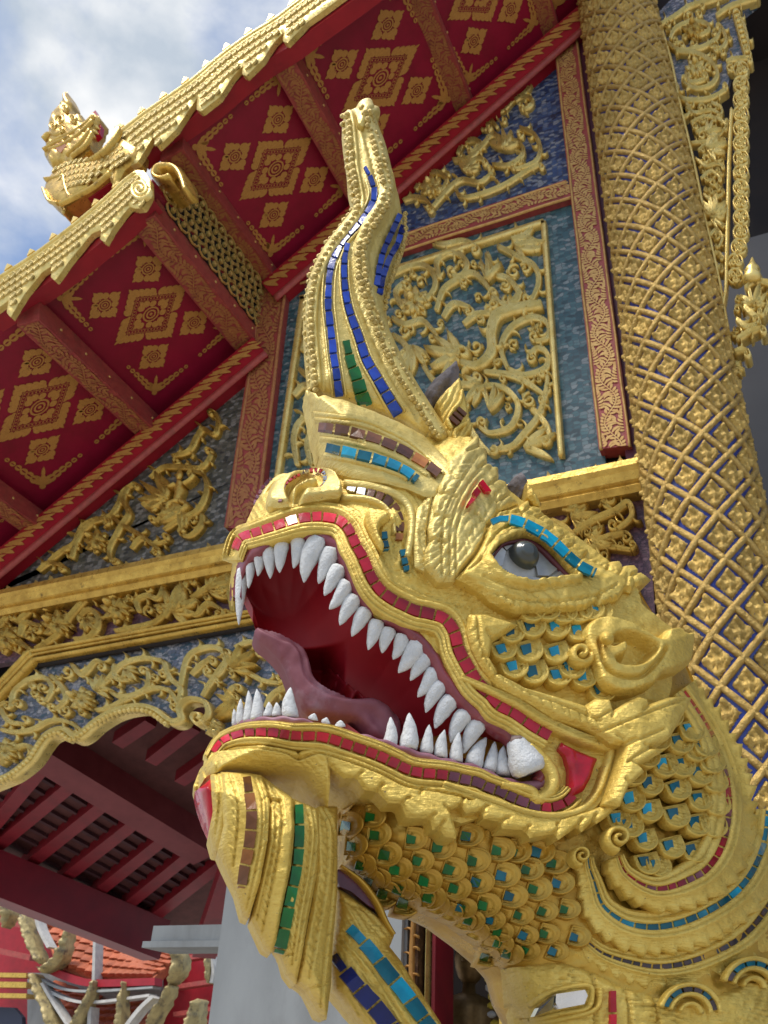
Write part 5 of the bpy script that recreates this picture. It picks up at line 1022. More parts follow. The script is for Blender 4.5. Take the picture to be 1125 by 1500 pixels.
tiles(lipL[3:], [5.5, 6.5, 7, 8, 8.5, 9], lambda P: B(P)+.006, (GL['red'], GL['red'], GL['crim'], GL['crim'], GL['crim'], GL['crim'], GL['crim']), lambda t: 17+6*t)
gumL = shift(cr(LIPI, 3.), 3.0)
V, F = strip(NG, gumL+np.stack([np.zeros(len(gumL)), 1.2*np.sin(arcl(gumL)/6)], 1), [9, 8, 8, 8, 9, 11, 9], TUBE, .014, lambda P: B(P)-.010); ob('upper_gum', V, F, GUM, root)
V, F = strip(NG, shift(gumL, 6), [5, 6, 6, 6, 6, 7, 6], TUBE5, .012, lambda P: B(P)-.022); ob('inner_gum', V, F, GUM, root)
# --- mouth cavity
CAV = z1((185, 480), (210, 440), (260, 385), (340, 335), (430, 315), (520, 330), (595, 385), (650, 500), (710, 590), (800, 665), (870, 705))+z2((60, 780), (110, 840), (145, 900), (190, 970), (250, 1030), (370, 1120), (440, 1175), (500, 1240), (490, 1310), (420, 1320), (330, 1290))+z1((1100, 1240), (960, 1205), (800, 1175), (680, 1150), (600, 1090), (500, 1065), (465, 1010), (440, 940), (412, 870), (370, 800), (310, 765), (268, 728), (240, 640), (200, 560))
ribs = [cr(z1((590, 760), (615, 795), (594, 838), (620, 880), (600, 920), (626, 960), (610, 1000)), 4)+np.array([i*16, i*11]) for i in range(8)]
def cavrel(P, sd):
    h = -dome(sd, 75., .17)
    for r in ribs: h = h+ridge(P, r, 5.5, .028)
    return h
relief('mouth_interior', NG, CAV, MOUTH, root, lambda P: B(P)-.03-.14*np.clip((P[:, 1]-890)/40, 0, 1)*np.clip((530-P[:, 0])/40, 0, 1), cavrel, 3., thick=.001, align=False)
TNG = z1((248, 738), (262, 722), (285, 728), (340, 750), (400, 778), (445, 812), (465, 860), (480, 920), (520, 958), (580, 985), (640, 1000), (700, 996), (760, 1018), (800, 1060), (822, 1110), (810, 1190), (740, 1185), (690, 1165), (640, 1100), (560, 1085), (480, 1080), (440, 1050), (415, 1000), (385, 930), (360, 870), (310, 810), (262, 770))
TR = cr(z1((270, 735), (340, 775), (400, 800), (430, 850), (450, 930), (520, 985), (600, 1008), (700, 1005), (770, 1035), (800, 1090)), 3)
TR2 = cr(z1((262, 745), (340, 800), (395, 880), (430, 970), (480, 1035), (560, 1055), (640, 1060), (720, 1100), (760, 1160)), 3)
relief('tongue', NG, TNG, TONGUE, root, lambda P: B(P)*.35+.02, lambda P, sd: dome(sd, 16., .026)+groove(P, TR, 6, .008)+groove(P, TR2, 14, .004)+.004*(vnoise(P, 14.)-.5), 3., back=lambda P: B(P)*.35-.03, smooth_poly=True, align=False)
# --- teeth
TP = [(t, (1-t**1.7)**.72*(1.0 if t > .12 else .88+t)) for t in (0, .08, .2, .35, .5, .65, .78, .88, .95, .985)]+[(1.0, .02)]
def tooth(b, t, w, off=-.016, tipoff=-.004, name='tooth', blunt=False, m=None):
    pb = NG(b, B(A(b))+off)[0]; pt = NG(t, B(A(b))+off+tipoff)[0]; r = w*1.02*mpp(pb)/2; bend = random.uniform(-.12, .12)*r*2
    V, F = lathe(pb, pt, [(q, max(.02, (.62+.38*rr) if blunt and q < .9 else rr)*r) for q, rr in TP], 10)
    ax = pt-pb; q = np.clip(((V-pb)@ax)/ax.dot(ax), 0, 1); side = nz(np.cross(ax, NG.n))
    V = V+np.outer(bend*np.sin(q*math.pi), side)+(rng.random(V.shape)-.5)*r*.08*(q < .97)[:, None]
    return ob(name, V, F, m or TOOTH, root)
for b, t, w in (((203, 495), (187, 712), 50), ((234, 460), (225, 568), 40), ((265, 435), (262, 520), 46), ((303, 412), (310, 530), 54), ((358, 388), (347, 507), 60), ((420, 375), (402, 490), 62), ((498, 380), (442, 545), 88), ((552, 420), (500, 550), 76), ((582, 488), (523, 597), 72), ((612, 550), (542, 650), 70), ((645, 605), (583, 713), 70), ((685, 655), (630, 757), 66), ((730, 700), (694, 810), 64), ((778, 730), (749, 822), 62), ((830, 757), (792, 847), 64), ((898, 775), (813, 900), 90), ((938, 832), (860, 930), 72), ((955, 895), (888, 995), 70), ((982, 945), (920, 1056), 70), ((1022, 1002), (956, 1118), 72), ((1078, 1058), (1018, 1174), 74)):
    tooth(z1(b)[0], z1(t)[0], w/2.679)
for b, t, w in (((252, 1100), (196, 1210), 68),): tooth(z2(b)[0], z2(t)[0], w/2.5)
pb_, pt_ = NG(z2((442, 1282))[0], B(A(z2((442, 1282))))+.0)[0], NG(z2((388, 1160))[0], B(A(z2((388, 1160))))+.004)[0]; r_ = 27*mpp(pb_)
V, F = lathe(pb_, pt_, [(0, r_*.8), (.1, r_*.98), (.25, r_), (.45, r_*.92), (.65, r_*.78), (.85, r_*.62), (.97, r_*.5), (1., r_*.42)], 14); V = V+(rng.random(V.shape)-.5)*.003
o = ob('broken_fang', V, F, TOOTH, root, label='thick broken fang at the mouth corner')
V, F = lathe(pb_+(pt_-pb_)*.9, pb_+(pt_-pb_)*1.16, [(0, r_*.5), (.5, r_*.4), (1, r_*.12)], 9); V = V+(rng.random(V.shape)-.5)*.006; ob('broken_fang_core', V, F, mat('rusty_core', (.2, .08, .05), (.35, .28, .25), .9, 0, 40., bump=.8), o)
for b, t, w in (((173, 1105), (168, 1040), 28), ((197, 1100), (195, 1000), 40), ((224, 1092), (225, 968), 44), ((258, 1085), (258, 962), 54), ((300, 1070), (305, 1012), 40), ((335, 1068), (335, 1015), 40), ((392, 1075), (390, 956), 66), ((778, 1190), (783, 1072), 58), ((852, 1200), (856, 1056), 76), ((922, 1215), (935, 1102), 54), ((980, 1232), (995, 1122), 56), ((1040, 1248), (1052, 1132), 56), ((480, 1085), (485, 1058), 40), ((530, 1098), (532, 1074), 36), ((585, 1112), (585, 1085), 44)):
    tooth(z1(b)[0], z1(t)[0], w/2.679, -.012, .004)
for b, t, w in (((232, 1262), (282, 1150), 70), ((290, 1275), (312, 1165), 52), ((345, 1290), (345, 1180), 58)): tooth(z2(b)[0], z2(t)[0], w/2.5, -.02, -.004)
# --- lower jaw
JTOP = z4((112, 250), (150, 205), (220, 160), (300, 146), (420, 146), (520, 172), (640, 202), (740, 225), (820, 252), (940, 290), (1060, 322), (1125, 337))+z5((200, 345), (300, 362), (345, 345), (385, 318))
JAW = JTOP+z5((430, 330), (470, 380), (480, 440), (400, 500), (300, 510), (150, 460))+z4((1060, 540), (900, 480), (700, 400), (560, 350), (400, 340), (300, 330), (200, 325), (120, 330), (70, 350), (75, 300))
JT = cr(JTOP, 4)
def jawback(P): d = dseg(P, JT); b = B(P); return b-.04-(2*b-.04)*np.clip((d-6)/50, 0, 1)
relief('lower_jaw', NG, JAW, GOLD, root, lambda P: B(P)-.004, lambda P, sd: .004*(vnoise(P, 12.)-.5), 4., back=jawback)
LLIP = z4((95, 290), (130, 235), (165, 210), (235, 190), (325, 188), (370, 194), (420, 202), (465, 203), (515, 205), (560, 213), (610, 230), (660, 248), (705, 263), (750, 280), (810, 308), (860, 333), (905, 343), (945, 347), (980, 350), (1025, 357), (1070, 368), (1125, 380))+z5((150, 360), (200, 378), (240, 397), (285, 415), (340, 430), (385, 430), (428, 412), (455, 385))
ll = cr(LLIP, 3.5)
V, F = strip(NG, ll, [10, 17, 21, 22, 22, 22, 21, 20], [(-v, h) for v, h in LIPP][::-1], .013, lambda P: B(P)+.004); ob('lower_lip', V, F, GOLD, root)
tiles(ll[3:], [4, 6, 6.5, 6.5, 6.5, 6.5, 6], lambda P: B(P)+.006, (GL['red'], GL['red'], GL['red'], GL['red'], GL['red'], GL['mauve'], GL['mauve'], GL['red']), 18)
lg = shift(cr(JTOP, 3.), -1.)
V, F = strip(NG, lg+np.stack([0*lg[:, 0], 1.2*np.sin(arcl(lg)/5)], 1), [4, 6, 6, 6, 7, 9, 9], TUBE, .012, lambda P: B(P)-.010); ob('lower_gum', V, F, mat('dusty_gum_paint', (.30, .14, .18), (.20, .06, .09), .5, 0, 30., bump=.4, bscale=50.), root)
# gold U-turn of the lips round the mouth corner
V, F = strip(NG, cr(z2((440, 1178), (495, 1230), (530, 1290), (520, 1345), (470, 1375))+z5((300, 372), (200, 352)), 3), [7, 10, 11, 11, 9, 7], TUBE, .016, lambda P: B(P)+.002); ob('lip_corner', V, F, GOLD, root)
GEM = z5((415, 200), (540, 260), (512, 330), (490, 372), (442, 395), (440, 300), (428, 250), (405, 225))
relief('mouth_corner_gem', NG, GEM, GL['red'], root, lambda P: B(P)+.012, lambda P, sd: .010*np.clip(sd/6, 0, 1)+.008*(vnoise(P, 16.)-.5), 3.)
V, F = strip(NG, cr(z5((60, -20), (240, 60), (350, 128), (480, 188), (592, 222)), 3), [5, 8, 9, 9], [(-1, -1), (-1, .3), (-.6, .9), (-.15, .5), (.1, 1), (.6, .9), (.9, .3), (1, -1)], .013, lambda P: B(P)+.008); ob('lip_frame', V, F, GOLD, root)
V, F = strip(NG, cr(z5((596, 218), (578, 290), (545, 380), (490, 440), (405, 465), (300, 455), (150, 405), (0, 350)), 3), [9, 10, 10, 9, 8, 6], [(-1, -1), (-1, .3), (-.6, .9), (-.15, .5), (.1, 1), (.6, .9), (.9, .3), (1, -1)], .013, lambda P: B(P)+.008); ob('lip_frame', V, F, GOLD, root)
FRN = z5((560, 425), (600, 430), (560, 470), (530, 490), (520, 478), (480, 518), (465, 498), (400, 545), (385, 520), (300, 538), (285, 510), (205, 505), (200, 480), (140, 470), (135, 440), (80, 452), (60, 425), (20, 440), (45, 520))+z4((1040, 598), (1000, 592), (975, 560), (950, 565), (940, 520), (880, 520), (850, 515), (832, 460), (780, 462), (740, 415), (690, 412), (660, 362), (610, 365), (560, 318), (558, 400), (550, 478), (515, 455), (440, 425), (380, 385), (300, 345), (200, 328), (130, 332), (85, 352), (42, 425), (34, 395), (60, 325), (95, 285), (125, 250), (200, 238), (300, 232), (400, 248), (440, 258), (500, 243), (560, 255), (650, 278), (760, 323), (850, 368), (920, 392), (1000, 390), (1125, 415))+z5((120, 388), (200, 412), (300, 452), (400, 465), (490, 440))
def frnrel(P, sd):
    d = dseg(P, ll); return .016*(.55+.45*np.clip(sd/5, 0, 1))+.010*np.clip((d-18)/40, 0, 1)+strokes(P, .75, 10., .0012)+.0012*(vnoise(P, 9.)-.5)+groove(P, cr(z4((130, 250), (280, 245), (390, 265), (440, 290), (520, 265), (640, 300), (760, 345), (850, 390), (960, 410), (1110, 440)), 4), 3, .012)
relief('jaw_fringe', NG, FRN, GOLD, root, lambda P: B(P)+.003, frnrel, 2.4, thick=.05, notch=(13, .007, .5))
# --- cheek leaf
CHK = z2((225, 690), (285, 690), (405, 728), (360, 760), (310, 790), (300, 850), (330, 905), (430, 960), (540, 990), (650, 1025), (690, 1000), (742, 1003), (755, 1045), (800, 1015), (850, 992), (882, 1003), (885, 1022), (960, 995), (1020, 990), (1043, 1000), (1030, 1030), (1000, 1085), (960, 1150), (890, 1180), (938, 1195), (850, 1245), (872, 1268), (815, 1320))+z5((620, 425), (565, 415), (610, 300), (632, 212), (590, 205))+z2((690, 1125), (540, 1075), (430, 1005), (330, 955), (270, 885), (235, 820), (215, 750))
ckg = [cr(g, 4) for g in (z2((700, 1130), (800, 1090), (900, 1050), (1010, 1010)), z2((790, 1180), (860, 1150), (930, 1120)), z2((800, 1240), (840, 1210), (890, 1185)), z2((690, 1080), (740, 1050)), z2((250, 700), (260, 800), (310, 900), (420, 975), (560, 1030), (700, 1090)), z2((760, 1140), (790, 1170), (760, 1290)))]
ckb = barbs(ckg[4], 14, 15, .75)+barbs(ckg[0], 30, 18, .7)
def chkrel(P, sd):
    h = .022*(.55+.45*np.clip(sd/5, 0, 1))+.010*np.clip(sd/40, 0, 1)+.0012*(vnoise(P, 11.)-.5)
    for g in ckg: h = h+groove(P, g, 2.8, .006)
    return h+grooves(P, ckb, 2.3, .0035)
relief('cheek_leaf', NG, CHK, GOLD, root, lambda P: B(P)+.010+.05*np.clip((P[:, 0]-860)/120, 0, 1), chkrel, 2.4, thick=.05, notch=(16, .006, .4))
# --- cheek scales and ear
csc = z2((445, 695), (500, 690), (560, 700), (615, 695), (370, 770), (445, 750), (535, 752), (615, 765), (690, 700), (340, 835), (433, 838), (533, 845), (590, 900), (452, 918), (540, 930), (633, 937), (380, 900), (700, 985), (660, 690))
scales(sorted(csc, key=lambda c: -c[1]), lambda P: B(P)+.008, 39, 1.35, [GL['teal'], GL['teal'], GL['cyan']], GOLD, 1.05, .36, .010, .014)
EAR = z2((650, 745), (690, 700), (750, 697), (830, 727), (920, 788), (940, 755), (985, 748), (1012, 770), (1040, 772), (1030, 870), (1000, 895), (960, 912), (925, 920), (890, 960), (800, 987), (740, 972), (705, 935), (690, 870), (662, 810))
EIN = z2((735, 800), (760, 762), (830, 762), (912, 815), (880, 870), (830, 890), (770, 880), (750, 850), (790, 830), (790, 800), (755, 815))
EINs = cr(EIN, 2.5, True)
def earrel(P, sd):
    si = sdf(P, EINs); return .042*(.55+.45*np.clip(sd/5, 0, 1))+.02*np.clip((P[:, 0]-860)/150, 0, 1)-.040*np.clip(si/9, 0, 1)+groove(P, cr(z2((700, 790), (715, 870), (760, 920), (840, 930), (900, 880), (930, 830)), 3), 5, .014)+.004*(vnoise(P, 14.)-.5)
relief('ear', NG, EAR, GOLD, root, lambda P: B(P)*.9+.015, earrel, 2.4, thick=.07, smooth_poly=True)
V, F = strip(NG, lin(spiral(z2((630, 840))[0], 17, 2, 0, 1.4), 2.), [8, 7, 5], TUBE, [.02, .026], lambda P: B(P)+.012); ob('ear_curl', V, F, GOLD, root)
V, F = lathe(NG(z2((722, 788)), B(A(z2((722, 788))))+.05)[0], NG(z2((722, 788)), B(A(z2((722, 788))))+.08)[0], [(0, .012), (.5, .011), (.85, .007), (1, .002)], 10); ob('ear_stud', V, F, GOLD, root)
# --- brow and eye
BRW = z2((178, 552), (205, 525), (240, 480), (270, 430), (288, 370), (330, 312), (400, 295), (440, 268), (452, 290), (485, 298), (498, 322), (525, 335), (540, 362), (565, 372), (578, 395), (612, 400), (618, 425), (668, 452), (650, 482), (720, 485), (738, 498), (775, 490), (790, 510), (832, 508), (850, 535), (897, 562), (860, 580), (838, 585), (822, 608), (800, 600), (775, 632), (755, 640), (705, 660), (690, 650), (650, 672), (600, 680), (550, 678), (500, 688), (440, 680), (400, 685), (350, 665), (310, 640), (262, 600), (215, 572))
EYEP = z2((288, 490), (325, 442), (370, 420), (420, 410), (475, 430), (530, 475), (605, 568), (520, 578), (440, 590), (380, 578), (325, 545))
EC = cr(EYEP, 3, True); bgr = [cr(g, 3) for g in (z2((190, 550), (260, 500), (300, 430), (340, 390), (420, 375), (490, 400), (560, 460), (640, 560)), z2((285, 390), (320, 340), (400, 325), (470, 345), (550, 400), (640, 480), (720, 530), (760, 555)), z2((270, 560), (340, 590), (430, 615), (540, 605), (620, 590)), z2((240, 590), (330, 625), (430, 650), (560, 650), (680, 630), (760, 590)))]
bwb = barbs(bgr[3], 12, 14, 1.0)+barbs(bgr[1], 10, 13, -.8)
def browrel(P, sd):
    si = sdf(P, EYEP); h = .030*(.55+.45*np.clip(sd/5, 0, 1))+.012*np.clip(sd/40, 0, 1)+strokes(P, .5, 11., .0035)+.004*(vnoise(P, 9.)-.5)+ridge(P, EC, 9, .010)
    for g in bgr: h = h+groove(P, g, 2.8, .006)
    return h+grooves(P, bwb, 2.3, .0035)-.055*np.clip(si/4, 0, 1)
BB = lambda P: B(P)+.006
relief('brow', NG, BRW, GOLD, root, BB, browrel, 2.2, thick=.05, notch=(20, .008, .4))
relief('eye_white', NG, EYEP, EYEW, root, lambda P: BB(P)+.004, lambda P, sd: dome(sd, 30, .012), 3.5, thick=.01)
V, F = strip(NG, shift(cr(z2((300, 485), (335, 440), (380, 425), (430, 420), (480, 442), (530, 490), (590, 555)), 3), 3), [2, 3, 3.5, 3.5, 3.5, 3], TUBE5, .010, lambda P: BB(P)+.020); ob('eyelid', V, F, mat('dark_lid_paint', (.12, .02, .025), (.07, .012, .016), .5, 0, 20., bump=.3), root)
for q in (((296, 490), (330, 448), (352, 470), (340, 520), (318, 528)), ((345, 530), (380, 555), (395, 572), (350, 560), (330, 545)), ((462, 520), (500, 500), (540, 535), (510, 560), (470, 558)), ((515, 565), (548, 542), (592, 568), (540, 576)), ((400, 574), (440, 562), (500, 572), (450, 586)), ((338, 445), (370, 426), (385, 440), (355, 465))):
    q = z2(*q); V, F = prism(NG, q, BB(A(q))+.010, .009+random.uniform(0, .002), -.01); V = V+np.outer(rng.random(len(V))*.002, NG.n); ob('eye_shard', V, F, SHARD, root, smooth=False)
ec = z2((406, 503))[0]; pe = NG(ec, BB(A(ec))+.002)[0]; re_ = 22.5*mpp(pe)
pe = pe+NG.n*.008
V, F = lathe(pe, pe+NG.n*re_*1.35, [(0, re_), (.3, re_*.99), (.5, re_*.93), (.68, re_*.80), (.8, re_*.66), (.86, re_*.52), (.9, re_*.48), (.96, re_*.42), (1, re_*.30)], 24); ob('eyeball', V, F, EYEB, root)
tiles(cr(z2((300, 362), (340, 347), (400, 357), (470, 390), (525, 428), (580, 480), (630, 522), (685, 548)), 3), [4, 7, 7, 7, 6.5, 7, 6], lambda P: BB(P)+.060, (GL['cyan'], GL['cyan'], GL['cyan'], GL['teal'], GL['teal']), 25, h=.006)
# --- forehead leaf with red tiles
SPR = z2((255, 28), (262, 75), (288, 85), (290, 138), (328, 155), (332, 195), (358, 205), (372, 255), (405, 285), (335, 312), (292, 370), (272, 430), (240, 482), (200, 528), (170, 570), (110, 575), (62, 520), (60, 460), (80, 420), (72, 370), (92, 330), (90, 290), (108, 250), (108, 210), (135, 170), (140, 130), (190, 92))
sgr = [cr(g, 3) for g in (z2((150, 565), (150, 390), (190, 265), (262, 168), (300, 215), (340, 255)), z2((172, 560), (172, 400), (205, 290), (265, 195), (295, 235)), z2((120, 560), (122, 380), (160, 260), (250, 120)))]
spb = barbs(sgr[2], 11, 20, -2.3)+barbs(z2((68, 400), (68, 480), (75, 550)), 10, 22, 1.2)+barbs(z2((200, 500), (240, 400), (300, 310)), 12, 15, -.7)
relief('forehead_leaf', NG, SPR, GOLDP, root, lambda P: B(P)+.006, lambda P, sd: .024*(.55+.45*np.clip(sd/5, 0, 1))+sum(groove(P, g, 2.8, .006) for g in sgr)+grooves(P, spb, 2.3, .0035)+strokes(P, 2.2, 11., .0035)+.004*(vnoise(P, 9.)-.5), 2.2, thick=.05, notch=(24, .008, .4))
for q in (y2((532, 700), (553, 683), (600, 745), (568, 752)), y2((500, 745), (522, 722), (543, 752), (515, 785)), y2((468, 815), (490, 780), (512, 793), (478, 822))):
    V, F = prism(NG, q, B(A(q)), .046, .02); ob('mosaic_tile', V, F, GL['red'], root, smooth=False)
# feathered strip between forehead leaf and nose bridge, and nose-bridge tiles
tiles(cr(z1((610, 165), (650, 180), (700, 190), (745, 206), (780, 228), (805, 262), (820, 310), (817, 380)), 3), [4, 6, 6.5, 6.5, 6, 5], lambda P: B(P)+.002, (GL['mirror'], GL['brown'], GL['brown'], GL['brown'], GL['brown'], GL['amber']), 15, h=.006)
for line, w in ((z1((600, 150), (700, 160), (800, 192), (858, 245), (868, 330), (850, 440)), 6), (z1((590, 205), (690, 212), (755, 240), (790, 290), (798, 350)), 4)):
    V, F = strip(NG, cr(line, 3), w, TUBE, .012, lambda P: B(P)+.002); ob('nose_ridge', V, F, GOLDP, root)
NUB = z1((690, 262), (720, 250), (775, 262), (780, 290), (750, 310), (742, 345), (760, 385), (750, 410), (715, 360), (690, 300))
relief('nose_leaf', NG, NUB, GOLD, root, lambda P: B(P)+.006, lambda P, sd: .026*(.55+.45*np.clip(sd/5, 0, 1)), 2.4, thick=.03, smooth_poly=True)
tiles(cr(z1((758, 340), (768, 420)), 3), 4, lambda P: B(P)+.004, [GL['teal'], GL['cyan']], 12, h=.006); tiles(cr(z1((830, 410), (848, 500)), 3), 4, lambda P: B(P)+.004, [GL['teal'], GL['cyan']], 13, h=.006)
# --- nostril scroll
NOS = z1((300, 232), (305, 180), (340, 130), (400, 105), (500, 90), (560, 103), (592, 145), (590, 195), (545, 208), (460, 220), (400, 232), (350, 240))
nsp = cr(z1((395, 215), (385, 185), (400, 155), (440, 130), (480, 120), (510, 130), (500, 155), (465, 160), (440, 168), (425, 190), (415, 215)), 2.5)
relief('nostril_scroll', NG, NOS, GOLDP, root, lambda P: B(P)+.004, lambda P, sd: .04*(.55+.45*np.clip(sd/5, 0, 1))+groove(P, nsp, 9, .034)+.004*(vnoise(P, 9.)-.5), 2.2, thick=.05, smooth_poly=True)
tiles(cr(z1((350, 228), (352, 190), (375, 150), (420, 118), (470, 102), (510, 105), (525, 130), (520, 160), (490, 180), (450, 188)), 2.5), 2.6, lambda P: B(P)+.042, [GL['mauve'], GL['mirror'], GL['crim']], 7, gap=1., h=.005)
NO2 = z1((255, 235), (262, 205), (300, 150), (345, 115), (385, 112), (390, 125), (340, 150), (305, 200), (298, 240))
relief('far_nostril', NG, NO2, GOLDP, root, lambda P: B(P)*.5-.01, lambda P, sd: .03*(.55+.45*np.clip(sd/5, 0, 1)), 2.6, back=-.06, smooth_poly=True)
tiles(cr(z1((250, 238), (258, 210), (285, 165), (318, 132)), 3), 2.4, lambda P: B(P)*.5+.012, [GL['mauve']], 9, h=.006)
# --- chin feathers
CB = lambda P: dome(sdf(P, px((284, 1150), (330, 1110), (480, 1130), (520, 1190), (510, 1330), (495, 1520), (440, 1470), (380, 1400), (330, 1310))), 120., .13)+.02
def feather(poly, grvs, off, m=GOLD, name='chin_feather'):
    gs = [cr(g, 3) for g in grvs]; bs_ = sum([barbs(g, 13, 15, 2.4) for g in gs[:1]]+[barbs(g, 34, 16, -2.3) for g in gs[1:2]], [])
    return relief(name, NG, poly, m, root, lambda P: CB(P)+off, lambda P, sd: .020*(.55+.45*np.clip(sd/5, 0, 1))+sum(groove(P, g, 2.8, .006) for g in gs)+grooves(P, bs_, 2.3, .0035)+.002*(vnoise(P, 9.)-.5), 2.3, thick=.07, notch=(18, .008, .4))
feather(z4((500, 480), (520, 468), (590, 470), (590, 800), (572, 1000), (566, 1150), (548, 1292), (520, 1280), (472, 1180), (428, 1150), (455, 1040), (485, 880), (512, 720)), [z4((520, 490), (550, 560), (545, 760), (510, 960), (480, 1130)), z4((535, 480), (575, 580), (570, 800), (540, 1050), (525, 1240))], 0.)
feather(z4((420, 440), (515, 480), (522, 600), (512, 720), (482, 880), (452, 1050), (430, 1158), (395, 1112), (378, 1045), (348, 1000), (383, 850), (415, 700), (425, 560)), [z4((465, 470), (485, 560), (470, 720), (440, 880), (415, 1080)), z4((490, 480), (505, 580), (490, 720), (460, 880), (430, 1060))], .012)
tiles(cr(z4((438, 462), (443, 540), (440, 640), (432, 720), (414, 800), (396, 890), (378, 980), (362, 1040)), 3), [6, 7, 7, 7.5, 8, 8.5, 7], lambda P: CB(P)+.028, [GL['green']], 30, h=.007)
feather(z4((290, 345), (420, 440), (426, 560), (412, 700), (380, 850), (355, 985), (338, 1032), (308, 1015), (258, 905), (292, 740), (322, 600), (328, 450)), [z4((330, 390), (375, 480), (365, 620), (335, 780), (300, 960)), z4((300, 400), (350, 500), (340, 640), (305, 800), (280, 910))], .022)
feather(z4((140, 335), (250, 340), (300, 350), (330, 450), (322, 600), (292, 760), (250, 898), (226, 888), (200, 790), (150, 690), (128, 640), (152, 540)), [z4((175, 350), (205, 450), (205, 560), (190, 700)), z4((270, 360), (300, 450), (296, 600), (262, 770), (240, 870)), z4((285, 360), (315, 460), (308, 600))], .034)
tiles(cr(z4((238, 355), (250, 430), (258, 500), (254, 570), (244, 650), (228, 720), (218, 790)), 3), [6, 8, 8, 8, 8, 7, 5], lambda P: CB(P)+.050, [GL['brown'], GL['brown'], GL['amber']], 27, h=.007)
feather(z4((100, 345), (150, 342), (168, 450), (152, 560), (128, 642), (108, 638), (92, 580), (112, 480)), [z4((125, 350), (135, 450), (120, 580))], .026)
relief('chin_gem', NG, z4((40, 415), (105, 362), (112, 450), (112, 520), (95, 574), (70, 520), (50, 460)), GL['red'], root, lambda P: CB(P)+.02, lambda P, sd: .012*np.clip(sd/8, 0, 1), 3., thick=.05)
# --- chest strap with blue tiles
STR = z4((586, 780), (640, 815), (690, 850), (760, 900), (808, 965), (790, 1010), (830, 1060), (990, 1308), (1080, 1480), (800, 1480), (680, 1308), (570, 1180), (560, 1080), (585, 900))
SB = lambda P: dome(sdf(P, STR), 60., .05)+.015
stg = [cr(g, 3) for g in (z4((590, 960), (680, 1050), (760, 1160), (860, 1320), (930, 1440)), z4((595, 985), (670, 1075), (740, 1175), (830, 1320), (900, 1440)), z4((640, 850), (760, 980), (850, 1120), (960, 1300), (1040, 1440)), z4((600, 830), (700, 880), (790, 980)))]
relief('chest_strap', NG, STR, GOLD, root, SB, lambda P, sd: .014*(.55+.45*np.clip(sd/5, 0, 1))+sum(groove(P, g, 2.8, .006) for g in stg)+strokes(P, 1.0, 8., .005), 2.6, thick=.08)
tiles(cr(z4((570, 1040), (600, 1085), (640, 1135), (690, 1195), (740, 1250), (790, 1320), (850, 1420)), 3), [6, 12, 13, 13, 13, 12], lambda P: SB(P)+.012, [GL['navy'], GL['navy'], GL['blue']], 34, h=.008)
tiles(cr(z4((630, 935), (680, 985), (730, 1045), (780, 1110), (840, 1180), (890, 1250), (950, 1330), (1010, 1420)), 3), [7, 11, 11, 11, 10, 10], lambda P: SB(P)+.012, (GL['cyan'], GL['teal'], GL['cyan'], GL['teal'], GL['teal'], GL['teal']), 33, h=.008)
relief('throat_tile', NG, z4((592, 712), (640, 735), (690, 790), (730, 840), (765, 890), (700, 850), (640, 800), (592, 780)), GL['mauve'], root, lambda P: SB(P)*0+.04, None, 4., thick=.03)
V, F = strip(NG, cr(z4((600, 700), (680, 760), (740, 840), (775, 915), (805, 965)), 3), [3, 5, 5, 4], TUBE, .012, lambda P: np.full(len(P), .045)); ob('throat_ridge', V, F, GOLDN, root)
# --- crest base
CRB = z3((128, 1152), (165, 1165), (175, 1180), (200, 1172), (235, 1185), (270, 1188), (330, 1212), (400, 1238), (500, 1282), (580, 1325), (650, 1395), (705, 1460), (690, 1500))+z1((1000, 150), (965, 200), (920, 200), (850, 170), (760, 145), (690, 135), (600, 118), (515, 92), (500, 45))+z3((172, 1430), (182, 1390), (160, 1310), (148, 1240))
cg = [cr(g, 3) for g in (z3((150, 1245), (250, 1258), (350, 1275), (450, 1315), (540, 1365), (620, 1435), (660, 1480)), z3((160, 1268), (250, 1278), (350, 1295), (450, 1335), (540, 1385), (620, 1455)))]
c2 = cr(z3((180, 1335), (250, 1342), (340, 1362), (430, 1390), (520, 1430), (600, 1480)), 3)
relief('crest_base', NG, CRB, GOLDP, root, lambda P: B(P)+.004, lambda P, sd: .016*(.55+.45*np.clip(sd/5, 0, 1))+sum(groove(P, g, 2.8, .006) for g in cg)+ridge(P, c2, 6, .006)+.012*np.clip((1-(P[:, 1]-130-.0)/1e9), 0, 0)+.002*(vnoise(P, 9.)-.5), 2.5, thick=.06)
for pts, tw, mts, ln in ((z3((172, 1298), (240, 1306), (320, 1324), (400, 1348), (480, 1380), (540, 1412), (600, 1450), (645, 1485)), [5.5, 6.5, 6.5, 6.5, 6], (GL['brown'],)*6+(GL['amber'], GL['brown']), 25), (z3((200, 1378), (280, 1394), (360, 1414), (430, 1434), (480, 1452), (520, 1474), (560, 1505)), [5, 6.5, 6.5, 6.5, 5], (GL['teal'], GL['cyan'], GL['teal'], GL['cyan'], GL['cyan'], GL['cyan'], GL['teal']), 23)):
    tiles(cr(pts, 3), tw, lambda P: B(P)+.025, mts, ln, h=.008)
